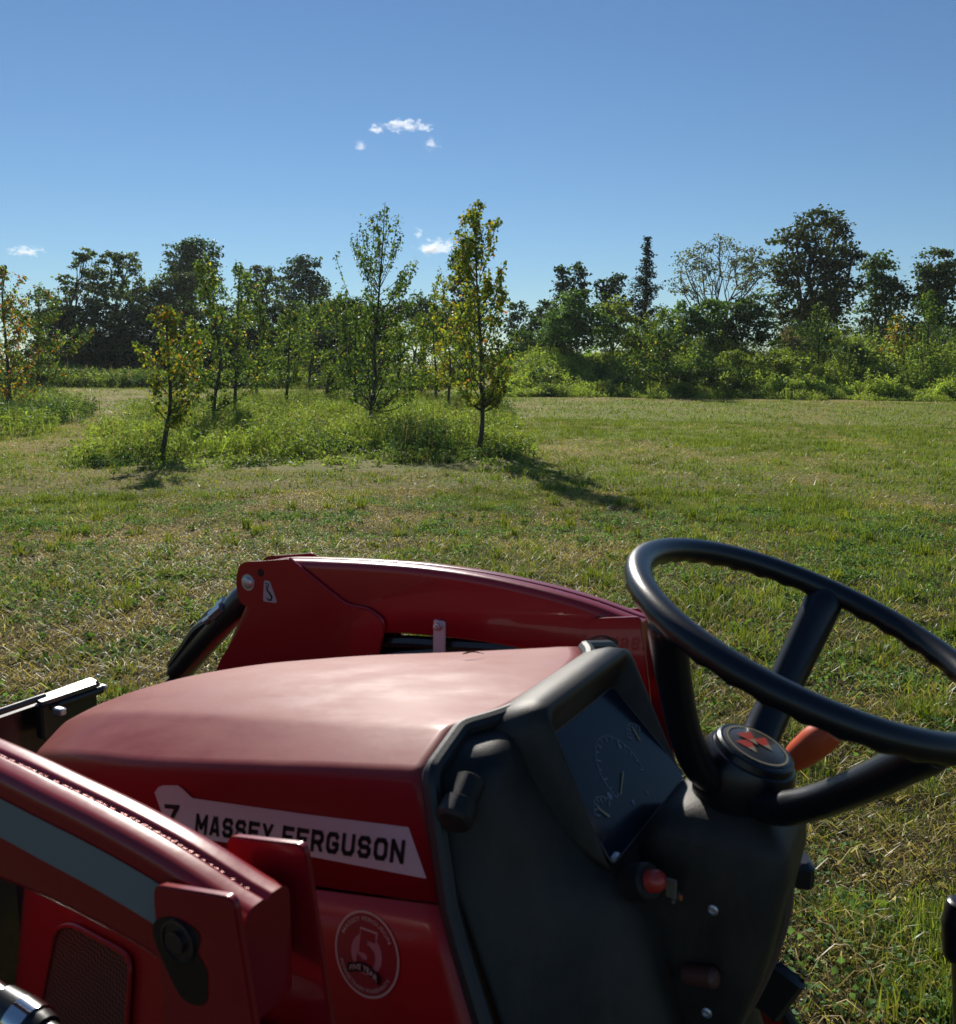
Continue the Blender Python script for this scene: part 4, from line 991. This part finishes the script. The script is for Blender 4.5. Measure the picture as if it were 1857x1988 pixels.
    if far:
        # warning label with a hook
        lb = MB(); plate(lb, [(1.169, -.171), (1.153, -.171), (1.135, -.212), (1.136, -.2165), (1.172, -.2175), (1.173, -.212)], VI - .0078, VI - .0073, .004)
        lbo = lb.build('hook_label', simple('label_grey', (.33, .34, .33), .5), arm)
        hk = MB(); hk.tube([T(u, VI - .0085, w) for u, w in ((1.161, -.184), (1.160, -.192), (1.153, -.198), (1.148, -.205), (1.151, -.2115), (1.157, -.2125), (1.162, -.208))], [.001, .0016, .0018, .0018, .0018, .0014, .0008], 6); hk.build('hook_symbol', M_INK, lbo)
        fl = MB(); fl.tube([T(u, VI - .0085, w) for u, w in ((1.167, -.178), (1.161, -.176), (1.155, -.178), (1.157, -.184), (1.165, -.184), (1.161, -.179))], .0007, 5); fl.build('hook_eye', M_INK, lbo)
        # steel bracket with a bolt
        bk = MB(); plate(bk, [(.748, -.196), (.722, -.197), (.724, -.33), (.750, -.33)], VI - .006, VI - .001, .004); bko = bk.build('hose_bracket', M_WHITE, arm, bevel=.001)
        bt = MB(); revolve(bt, T(.736, VI - .006, -.207), (-1, 0, 0), [(.0095, 0), (.0095, .002), (.007, .0021), (.007, .009), (.004, .0095), (.004, .014), (.001, .0145)], 16); bt.build('bolt', M_STEEL, bko)
        # hoses below the arm
        hs = MB()
        for k, (dv, dw) in enumerate(((0, 0), (.022, -.012), (.004, -.030))):
            hs.tube(curve([T(.58, .455 + dv, -.232 + dw * .1), T(.70, .455 + dv, -.246 + dw * .4), T(.85, .455 + dv, -.262 + dw), T(1.0, .46 + dv, -.30 + dw), T(1.15, .46, -.42 + dw)], 5), .013, 8)
        hs.build('hydraulic_hose', M_BLACK, arm)
    else:
        M_STRIPE = simple('grey_decal', (.17, .19, .185), .45, coat=.2)
        mb = MB(); rg = []
        for u in np.linspace(.345, 1.0, 26):
            wt = dtop(u) + float(np.mean([ip(TOPC, u + d) for d in (-.03, 0, .03)]))
            rg.append([T(u, -(VO + .0012), wt - .022 - .006 * (u - .4)), T(u, -(VO + .0012), wt - .064 - .006 * (u - .4))])
        mb.loft(rg, False); mb.build('side_stripe', M_STRIPE, arm)
    # mast plates that carry the arm
    mp_ = [(.430, -.147), (.342, -.131), (.336, -.136), (.318, -.25), (.27, -.60), (.20, -1.05), (.50, -1.05), (.47, -.60), (.425, -.28)]
    ms = MB()
    plate(ms, mp_, sg * (VI - .014), sg * (VI - .006), [.012, .004, .006, .01, .01, .01, .01, .01, .03])
    mso = ms.build('loader_mast', M_RED, tractor, 40, bevel=.0015)
    ms = MB(); mp2 = [(u, w - (.004 if i < 3 else 0)) for i, (u, w) in enumerate(mp_)]
    plate(ms, mp2, sg * (VO + .006), sg * (VO + .014), [.012, .004, .006, .01, .01, .01, .01, .01, .03]); ms.build('outer_mast_plate', M_RED, mso, 40, bevel=.0015)
    ms = MB(); ms.box(T(.40, sg * (VI + VO) / 2, -.62), (.05, .12, .62), bevel=.01); ms.build('mast_core', M_BLACK, mso)
    # pivot pin with greasy ring on both faces
    for vv, dr in ((VI - .014, -1), (VO + .014, 1)):
        pv_ = MB(); revolve(pv_, T(.40, sg * vv, -.192), (sg * dr, 0, 0), [(.019, 0), (.019, .003), (.0165, .0035), (.0165, .002), (.010, .002), (.010, .006), (.008, .0065), (.003, .006)], 28)
        pvo = pv_.build('pivot_pin', M_PIN, mso)
        n_ = 30; ring_ = [T(.40 + (.026 + .006 * math.sin(3 * q_ + 1)) * math.cos(q_) - (.012 * math.sin(q_ * .5) if math.sin(q_) < 0 else 0), sg * vv + sg * dr * .0006, -.196 + (.028 + .004 * math.cos(2 * q_)) * math.sin(q_) - (.026 if math.sin(q_) < -.2 else 0) * abs(math.sin(q_))) for q_ in np.linspace(0, 2 * PI, n_, endpoint=False)]
        gs = MB(); gs.add(ring_, [tuple(range(n_))]); gs.build('grease_stain', M_GREASE, pvo)
    # bucket cylinder from the knee pin down and forward
    a = T(1.222, sg * (VI + VO) / 2, -.188); e = T(1.66, sg * (VI + VO) / 2, -.61); dd = norm(e - a)
    cy = MB(); cy.tube([a + dd * .03, a + dd * .06, a + dd * .36, a + dd * .37], [.023, .030, .030, .025], 20); cy.tube([a - dd * .01, a + dd * .06], [.018, .02], 12)
    cyo = cy.build('bucket_cylinder', M_BLACK, arm)
    rd = MB(); rd.tube([a + dd * .36, e], .014, 14); rd.build('cylinder_rod', M_CHROME, cyo)
    ft = MB(); ft.tube([a + dd * .13 + np.array([0, 0, .032]), a + dd * .17 + np.array([-.0, 0, .036])], [.011, .010], 8); ft.tube(curve([a + dd * .17 + np.array([0, 0, .036]), a + dd * .22 + np.array([0, 0, .05]), a + dd * .30 + np.array([0, 0, .035]), a + dd * .40 + np.array([0, 0, .015])], 4), .012, 8)
    ft.build('hose_fitting', M_BLACK if not far else M_BLACK, cyo)
    if far:
        q0, q1, q2, q3 = [T(*on_v(px, py, .455)) for px, py in ((438, 1180), (418, 1200), (385, 1222), (335, 1292))]
        f3 = MB(); f3.tube(curve([q0, q1, q2, (q2 + q3) / 2, q3], 4), .014, 10); f3.build('hydraulic_hose', M_BLACK, cyo)
        f4 = MB(); f4.tube([T(*on_v(432, 1178, .44)), T(*on_v(412, 1196, .44))], [.011, .013], 6); f4.tube([T(*on_v(410, 1198, .44)), T(*on_v(398, 1207, .44))], .008, 8); f4.build('fitting_nut', M_STEEL, cyo)
    f2 = MB(); f2.tube([a + dd * .135 + np.array([-.006, 0, .040]), a + dd * .165 + np.array([-.006, 0, .044])], [.009, .009], 6); f2.build('fitting_nut', M_STEEL, cyo)
# lift cylinder on the near side, showing at the bottom left
a = np.array(T(*on_v(-60, 1905, -.47))); b = np.array(T(*on_v(85, 2010, -.47)))
dd = norm(b - a)
cy = MB(); cy.tube([a, b + dd * .3], .016, 16); cy.tube([b - dd * .07, b - dd * .045, b - dd * .02, b], [.021, .023, .023, .02], 16)
cy.build('lift_cylinder', M_BLACK, tractor)
ch = MB(); ch.tube([a + dd * .02, b - dd * .045], .0175, 16); ch.tube([b - dd * .04, b - dd * .015], .0245, 16); ch.build('cylinder_gland', M_CHROME, [o for o in COL.objects if o.name == 'lift_cylinder'][0])

# bucket and its quick hitch
bk = MB(); UB, WB = 1.86, -.535
prof = [(UB, WB), (UB + .02, WB - .14), (UB - .02, WB - .45), (UB + .02, WB - .72), (UB + .55, WB - .78), (UB + .56, WB - .80), (UB, WB - .76), (UB - .05, WB - .45), (UB - .01, WB - .14), (UB - .03, WB - .01)]
P = [np.array([u, w]) for u, w in prof]
bk.loft([[T(u, v, w) for u, w in P] for v in (-.68, .50)], True, True, True)
for sg in (-1, 1): plate(bk, [(UB + .01, WB - .04), (UB + .55, WB - .78), (UB, WB - .74), (UB - .03, WB - .45)], -.69 if sg < 0 else .50, -.68 if sg < 0 else .51, .01)
bko = bk.build('bucket', M_BLACK, tractor, 40)
def on_w(px, py, w):
    r = ray(px, py); du = -math.sin(YAW) * r[0] + math.cos(YAW) * r[1]; dv = math.cos(YAW) * r[0] + math.sin(YAW) * r[1]
    t = (w - .2821) / r[2]; return T(CU + du * t, CV + dv * t, w)
a, b = on_w(54, 1361, -.52), on_w(0, 1384, -.52); a[1] = b[1] = (a[1] + b[1]) / 2
mb = MB(); mb.tube([a + np.array([.04, 0, 0]), np.array([-.70, a[1], a[2]])], .0085, 12); mb.build('bucket_lip', M_WORN, bko)
pts = [on_w(66, 1354, -.515), on_w(80, 1364, -.522), on_w(195, 1325, -.522), on_w(176, 1315, -.515)]
mb = MB(); mb.loft([fillet(pts, [.006] * 4, 3), fillet([p - np.array([0, 0, .010]) for p in pts], [.006] * 4, 3)], True, True, True); mb.build('hitch_plate', M_WORN, bko)
c = (pts[1] + pts[2]) / 2; mb = MB(); mb.box(c - np.array([0, -.022, .055]), (abs(pts[2][0] - pts[1][0]) - .006, .03, .09), bevel=.005); mb.build('hitch_frame', M_BLACK, bko)
a, b = on_w(97, 1374, -.545), on_w(194, 1338, -.545); b[1] = a[1]; mb = MB(); mb.tube([a, a + (b - a) * .12, a + (b - a) * .13, b], [.007, .007, .011, .011], 12); mb.build('latch_rod', M_BLACK, bko)
for px, py, sz in ((116, 1381, .030), (200, 1334, .022), (191, 1312, .012)):
    mb = MB(); mb.box(on_w(px, py, -.545 if py > 1320 else -.51), (sz * .6, sz, sz * .6), bevel=.003); mb.build('latch_lug', M_STEEL, bko)

# --- dash and instrument cowl
def ring4(Tp, Bt, fr, k=6):
    (ut, vt, wt), (ub, vb, wb) = Tp, Bt
    return fillet(TL([(ut, -vt, wt), (ut, vt, wt), (ub, vb, wb), (ub, -vb, wb)]), [fr[0], fr[0], fr[1], fr[1]], k)
cw = MB(); cw.loft([ring4((.264, .104, -.143), (.172, .126, -.252), (.012, .008)), ring4((.249, .121, -.101), (.169, .1285, -.256), (.014, .010)), ring4((.2475, .127, -.094), (.168, .130, -.2575), (.017, .012)),
        ring4((.252, .133, -.088), (.170, .132, -.260), (.022, .014)), ring4((.275, .148, -.089), (.19, .136, -.255), (.042, .03)), ring4((.305, .154, -.100), (.25, .150, -.235), (.045, .035)), ring4((.335, .156, -.128), (.30, .16, -.22), (.045, .035))], True)
dash = cw.build('dashboard', M_DASH, tractor, 60)
cs = MB(); rg = []
for w, uf, hs, ui, hi, um, hm in ((-.118, .322, .175, .295, .112, .285, .165), (-.121, .327, .195, .290, .114, .272, .182), (-.127, .331, .215, .282, .116, .264, .192), (-.138, .334, .234, .272, .117, .258, .200), (-.160, .333, .248, .258, .119, .255, .206), (-.184, .328, .250, .240, .121, .248, .207),
                            (-.225, .310, .252, .205, .125, .236, .206), (-.250, .297, .255, .184, .129, .232, .205), (-.268, .286, .257, .158, .131, .222, .206), (-.30, .270, .260, .138, .132, .206, .208), (-.40, .222, .268, .105, .135, .168, .215), (-.5, .170, .275, .075, .14, .13, .22), (-.8, .02, .285, -.03, .15, 0, .24)):
    rg.append(fillet(TL([(uf, -hs, w), (uf, hs, w), (um, hm, w), (ui, hi, w), (ui, -hi, w), (um, -hm, w)]), [.012, .012, .03, .025, .025, .03], 5))
cs.loft(rg, True, True, True); console = cs.build('console', M_DASH, tractor, 60)
# instrument glass with gauges behind it
up_ = norm(np.array([.094, .109])); nr_ = np.array([-up_[1], up_[0]])
def gp(x, y, off=0.):   # x right, y up on the glass
    u = .217 + y * up_[0] + off * nr_[0]; w = -.1975 + y * up_[1] + off * nr_[1]; return T(u, x, w)
mb = MB(); pts = fillet([gp(-.106, .073, .004), gp(.106, .073, .004), gp(.127, -.072, .004), gp(-.127, -.072, .004)], [.01] * 4, 4); mb.add(pts, [tuple(range(len(pts)))])
glass = mb.build('instrument_glass', simple('instrument_glass', (.007, .011, .022), .18, spec=.2), dash)
fe = fillet([gp(-.107, .074, .004), gp(.107, .074, .004), gp(.128, -.073, .004), gp(-.128, -.073, .004)], [.01] * 4, 4); mb = MB(); mb.tube(fe + [fe[0]], .0008, 5, False); mb.build('glass_edge', simple('edge_plastic', (.10, .10, .10), .35), dash)
M_TICK = simple('gauge_marks', (.40, .43, .50), .6); M_NEED = simple('gauge_needle', (.55, .42, .2), .5)
def gauge(cx, cy, R_, a0, a1, nt_, ang):
    mb = MB()
    for i in range(nt_):
        q = math.radians(a0 + (a1 - a0) * i / (nt_ - 1)); l_ = .006 if i % 2 == 0 else .003
        p0, p1 = (R_ * math.cos(q), R_ * math.sin(q)), ((R_ - l_) * math.cos(q), (R_ - l_) * math.sin(q))
        mb.tube([gp(cx + p0[0], cy + p0[1], .005), gp(cx + p1[0], cy + p1[1], .005)], .0005, 4)
    mb.tube([gp(cx + (R_ + .002) * math.cos(math.radians(a)), cy + (R_ + .002) * math.sin(math.radians(a)), .0048) for a in np.linspace(a0, a1, 30)], .0003, 4)
    mb.build('gauge_scale', M_TICK, dash)
    q = math.radians(ang); mb = MB(); mb.tube([gp(cx, cy, .0056), gp(cx + R_ * .85 * math.cos(q), cy + R_ * .85 * math.sin(q), .0056)], [.0010, .0006], 5); mb.build('gauge_needle', M_NEED, dash)
gauge(0, -.012, .045, 200, -20, 15, 205); gauge(.08, .0, .022, 150, 30, 7, 80); gauge(-.082, -.035, .022, 150, 30, 7, 120)
for x_, y_, r_ in ((-.055, -.02, .0042), (-.02, -.045, .003), (.03, .012, .0028), (.02, -.05, .0024)):
    mb = MB(); mb.add([gp(x_ + r_ * math.cos(q), y_ + 1.2 * r_ * math.sin(q), .0047) for q in np.linspace(0, 2 * PI, 14, endpoint=False)], [tuple(range(14))]); mb.build('warning_symbol', simple('symbol', (.12, .16, .26), .5), dash)
mb = MB(); mb.box(gp(-.118, -.068, .006), (.014, .006, .005), bevel=.001); mb.build('lens_clip', M_STEEL, dash)
# push knob on the console's left shoulder
c = np.array(T(*on_v(885, 1585, -.262))); ax_ = norm(np.array([-.85, -.10, -.50])); mb = MB(); revolve(mb, c - ax_ * .024, ax_, [(.014, -.02), (.0165, -.018), (.0165, .008), (.0195, .010), (.0195, .028), (.016, .032), (.004, .033)], 24); mb.build('pull_knob', M_DASH, console)
# key switch
def con_pt(px, py):       # on the console's rear slope
    r = on_v(px, py, -.1); return T(*r)
kc = T(.128, -.118, -.262); ax_ = norm(np.array([-.25, -.85, .45])); mb = MB(); revolve(mb, kc, ax_, [(.020, -.03), (.020, -.002), (.0175, .001), (.014, .001)], 30); ko = mb.build('key_switch', M_DASH, console)
mb = MB(); revolve(mb, kc + ax_ * .004, ax_, [(.0125, -.01), (.012, .006), (.010, .011), (.006, .0145), (.0015, .0155)], 26); mb.build('red_button', simple('red_plastic', (.42, .03, .02), .4, coat=.3), ko)
mb = MB(); k0 = kc + T(-.012, .014, -.022) - T(0, 0, 0); k0 = np.array([kc[0] + .018, kc[1] - .018, kc[2] - .012])
mb.box(k0, (.004, .012, .022), bevel=.001); mb.box(k0 + np.array([.012, -.002, -.016]), (.022, .004, .006), bevel=.001); mb.build('ignition_key', simple('key_metal', (.22, .20, .17), .45, metal=.7), ko)
mb = MB(); mb.box(k0 + np.array([.030, -.004, -.022]), (.018, .004, .007), bevel=.001); mb.build('key_tag', simple('orange_plastic', (.5, .12, .04), .5), ko)
# small lamps / knobs low on the console
for (px, py, r_) in ((1240, 1760, .012), (1380, 1898, .011)):
    c = T(*on_v(px, py, -.09)); mb = MB(); revolve(mb, c, norm(np.array([-.2, -.9, .3])), [(r_, -.03), (r_, .004), (r_ * .7, .008), (.001, .009)], 20); mb.build('console_knob', simple('dull_knob', (.09, .03, .02) if px > 1300 else (.02, .02, .02), .5), console)

# --- steering column and shroud
sh = MB(); rg = []
for w, uf, ur, hv in ((-.230, .10, .050, .030), (-.197, .108, .044, .037), (-.196, .114, .036, .043), (-.212, .138, .014, .060), (-.222, .149, .003, .069), (-.235, .154, -.001, .072), (-.26, .162, -.002, .074), (-.38, .17, .018, .080), (-.5, .175, .055, .083), (-.8, .16, .09, .085)):
    rg.append(fillet(TL([(uf, -hv, w), (uf, hv, w), (ur, hv, w), (ur, -hv, w)]), [min(hv, .03)] * 4, 7))
sh.loft(rg, True, False, True); shroud = sh.build('column_shroud', M_DASH, tractor, 60)
TI = .3496; AX = np.array(T(-math.sin(TI), 0, math.cos(TI))) - np.array(T(0, 0, 0)); AX = norm(AX)
E1 = norm(np.array([0, math.cos(TI), math.sin(TI)])); E2 = np.array([1., 0, 0]); O = np.array(T(0, 0, 0))
def wpnt(r, q, d): return O + r * (math.cos(q) * E1 + math.sin(q) * E2) - d * AX
mb = MB(); mb.tube([O - AX * .19, O - AX * .40], .021, 20); mb.build('steering_column', M_BLACK, tractor)
# stalk, bracket, orange lever, loader joystick
for sgn in (-1, 1):     # part line and two screws on the shroud
    sm_ = MB(); sm_.tube([T(.148, sgn * .0735, -.24), T(.160, sgn * .080, -.27), T(.168, sgn * .087, -.38), T(.173, sgn * .091, -.5)], .0012, 6); 
    for w in (-.30, -.42):
        sc_ = MB(); revolve(sc_, T(.07, sgn * (.0755 if w > -.35 else .0805), w), (sgn, 0, 0), [(.006, -.002), (.006, .002), (.004, .003), (.0035, .001)], 14); sc_.build('screw', M_STEEL, shroud)
lbm = MB(); c0, c1, c2, c3 = [T(*on_v(px, py, -.19)) for px, py in ((1028, 1968), (1062, 1975), (1060, 2000), (1026, 1994))]; lbm.add([c0, c1, c2, c3], [(0, 1, 2, 3)])
mb = MB(); mb.tube(curve([T(*on_v(px, py, .02)) for px, py in ((1522, 1655), (1530, 1700), (1522, 1780), (1492, 1870), (1455, 1945), (1425, 1990))], 4), [.004] + [.008] * 19 + [.004], 10); mb.build('column_sunlit_edge', simple('dusty_brown_sunlit', (.11, .062, .042), .6, bump=.2), shroud)  # added strip; its brown paints in grazing sun on the shroud's dusty rear edge
mb = MB(); a = np.array(T(.03, .075, -.285)); mb.tube([a, np.array(T(*on_v(1545, 1684, .1)))], [.007, .007], 10); c = np.array(T(*on_v(1556, 1690, .115))); mb.box(c, (.045, .026, .036), np.array(Matrix.Rotation(.35, 3, 'Z')), bevel=.006); mb.build('turn_signal_stalk', M_BLACK, shroud)
mb = MB(); c = np.array(T(*on_v(1508, 1925, .12))); mb.box(c, (.018, .045, .075), np.array(Matrix.Rotation(.45, 3, 'X')), bevel=.006); mb.tube([c, np.array(T(.10, .12, -.52))], .008, 8); mb.build('pedal', M_BLACK, tractor)
mb = MB(); a = np.array(T(*on_v(1548, 1470, .33))); b = np.array(T(*on_v(1605, 1425, .33))); mb.tube(curve([a - (b - a) * .35, a, (a + b) / 2, b, b + (b - a) * .25], 4), list(np.interp(np.linspace(0, 1, 17), [0, .3, .6, .9, 1], [.012, .021, .024, .019, .008])), 16)
lv = mb.build('lever_grip', simple('orange_grip', (.62, .085, .02), .42), tractor)
mb = MB(); mb.tube([a, np.array(T(.16, .30, -.45)), np.array(T(.16, .28, -.7))], .007, 8); mb.build('lever_rod', M_BLACK, lv)
mb = MB(); a = np.array(T(*on_v(1866, 1795, .42))); mb.tube(curve([a + np.array([0, 0, .038]), a + np.array([0, 0, .028]), a, a - np.array([0, 0, .035]), a - np.array([0, 0, .06])], 4), list(np.interp(np.linspace(0, 1, 17), [0, .1, .5, .9, 1], [.014, .02, .026, .02, .012])), 18)
js = mb.build('joystick_grip', M_RUB, tractor); mb = MB(); mb.tube([a - np.array([0, 0, .05]), a + np.array([.16, -.02, -.34])], .009, 10); mb.build('joystick_rod', M_BLACK, js)

# --- steering wheel
mb = MB(); NR, Nm = 216, 20; R0, r0 = .194, .0148; rg = []
for i in range(NR):
    q = i * 2 * PI / NR; g_ = max(0, math.cos(36 * q)) ** .8; ring = []
    for j in range(Nm):
        a = j * 2 * PI / Nm; und = max(0, -math.sin(a)) ** 1.5                       # underside: finger grips
        rr = r0 * (1 + .04 * math.cos(2 * a)) + und * (.0026 * g_ - .0006)
        ring.append(wpnt(R0 - rr * math.cos(a), q, -rr * math.sin(a)))
    rg.append(ring)
rg.append(rg[0]); mb.loft(rg, True)
rim = mb.build('wheel_rim', M_RUB, tractor, 60); rim.name = 'steering_wheel'
mb = MB()
sp_a = [math.radians(a) for a in (86, -51, -139)]
for q in sp_a:
    P = curve([wpnt(.02, q, .190), wpnt(.06, q, .180), wpnt(.10, q, .140), wpnt(.145, q, .076), wpnt(.182, q, .016), wpnt(.192, q, .004)], 5)
    mb2 = MB(); mb2.tube(P, list(np.interp(np.linspace(0, 1, len(P)), [0, .25, .5, .8, 1], [.026, .023, .021, .023, .015])), 16, True, .8, up=tuple(AX)); mb2.build('spoke', M_RUB, rim)
mb = MB(); revolve(mb, O - AX * .146, AX, [(.030, -.095), (.044, -.080), (.053, -.055), (.054, -.022), (.049, -.010), (.046, -.009), (.0445, -.002), (.042, .0)], 48); hub = mb.build('wheel_hub', M_RUB, rim)
M_EMB = simple('emblem_face', (.030, .027, .023), .4, coat=.2); M_BEI = simple('emblem_beige', (.22, .19, .12), .5); M_ERED = simple('emblem_red', (.36, .035, .018), .45)
EA = math.radians(-28); ce, se = math.cos(EA), math.sin(EA)
mb = MB(); revolve(mb, O - AX * .1455, AX, [(.0005, .0008), (.037, .0008), (.0385, 0)], 48, False); emb = mb.build('emblem', M_EMB, hub)
def ep(x, y, h):
    x, y = x * ce - y * se, x * se + y * ce; return O - AX * (.1455 - .0008 - h) + x * E2 + y * E1
mb = MB(); mb.loft([[ep(r * math.cos(q), r * math.sin(q), .0006) for q in np.linspace(0, 2 * PI, 48, endpoint=False)] for r in (.0335, .036)], True); mb.build('emblem_ring', M_BEI, emb)
def tri(c, s, h):
    # a downward pointing triangle split in a red upper and pale lower half
    x, y = c
    return ([ep(x - s, y + s * .75, h), ep(x + s, y + s * .75, h), ep(x + s * .45, y - s * .25, h), ep(x - s * .45, y - s * .25, h)], [ep(x - s * .45, y - s * .25, h), ep(x + s * .45, y - s * .25, h), ep(x, y - s * 1.05, h)])
mr_, mp3 = MB(), MB()
for k, c in enumerate(((-.013, .001), (.013, .001), (0, .0125))):
    a, b = tri(c, .0125, .0008 + .0003 * k); mr_.add(a, [(0, 1, 2, 3)]); mp3.add(b, [(0, 1, 2)])
mr_.build('emblem_triangle', M_ERED, emb); mp3.build('emblem_tip', M_BEI, emb)

# ------------------------------------------------------------------ light summer haze in the air
bm = bmesh.new(); bmesh.ops.create_cube(bm, size=1); hz = bpy.data.meshes.new('haze'); bm.to_mesh(hz); bm.free()
mh = bpy.data.materials.new('haze'); mh.use_nodes = True; mh.node_tree.nodes.remove(mh.node_tree.nodes['Principled BSDF'])
pv = mh.node_tree.nodes.new('ShaderNodeVolumePrincipled'); pv.inputs['Density'].default_value = .00013; pv.inputs['Color'].default_value = (.86, .93, 1, 1); pv.inputs['Anisotropy'].default_value = .4
mh.node_tree.links.new(pv.outputs[0], mh.node_tree.nodes['Material Output'].inputs['Volume'])
ho = link('haze', hz, mh); ho.scale = (240, 200, 26); ho.location = (0, 70, 11)
tag(ho, 'thin summer haze over the field', kind='stuff')
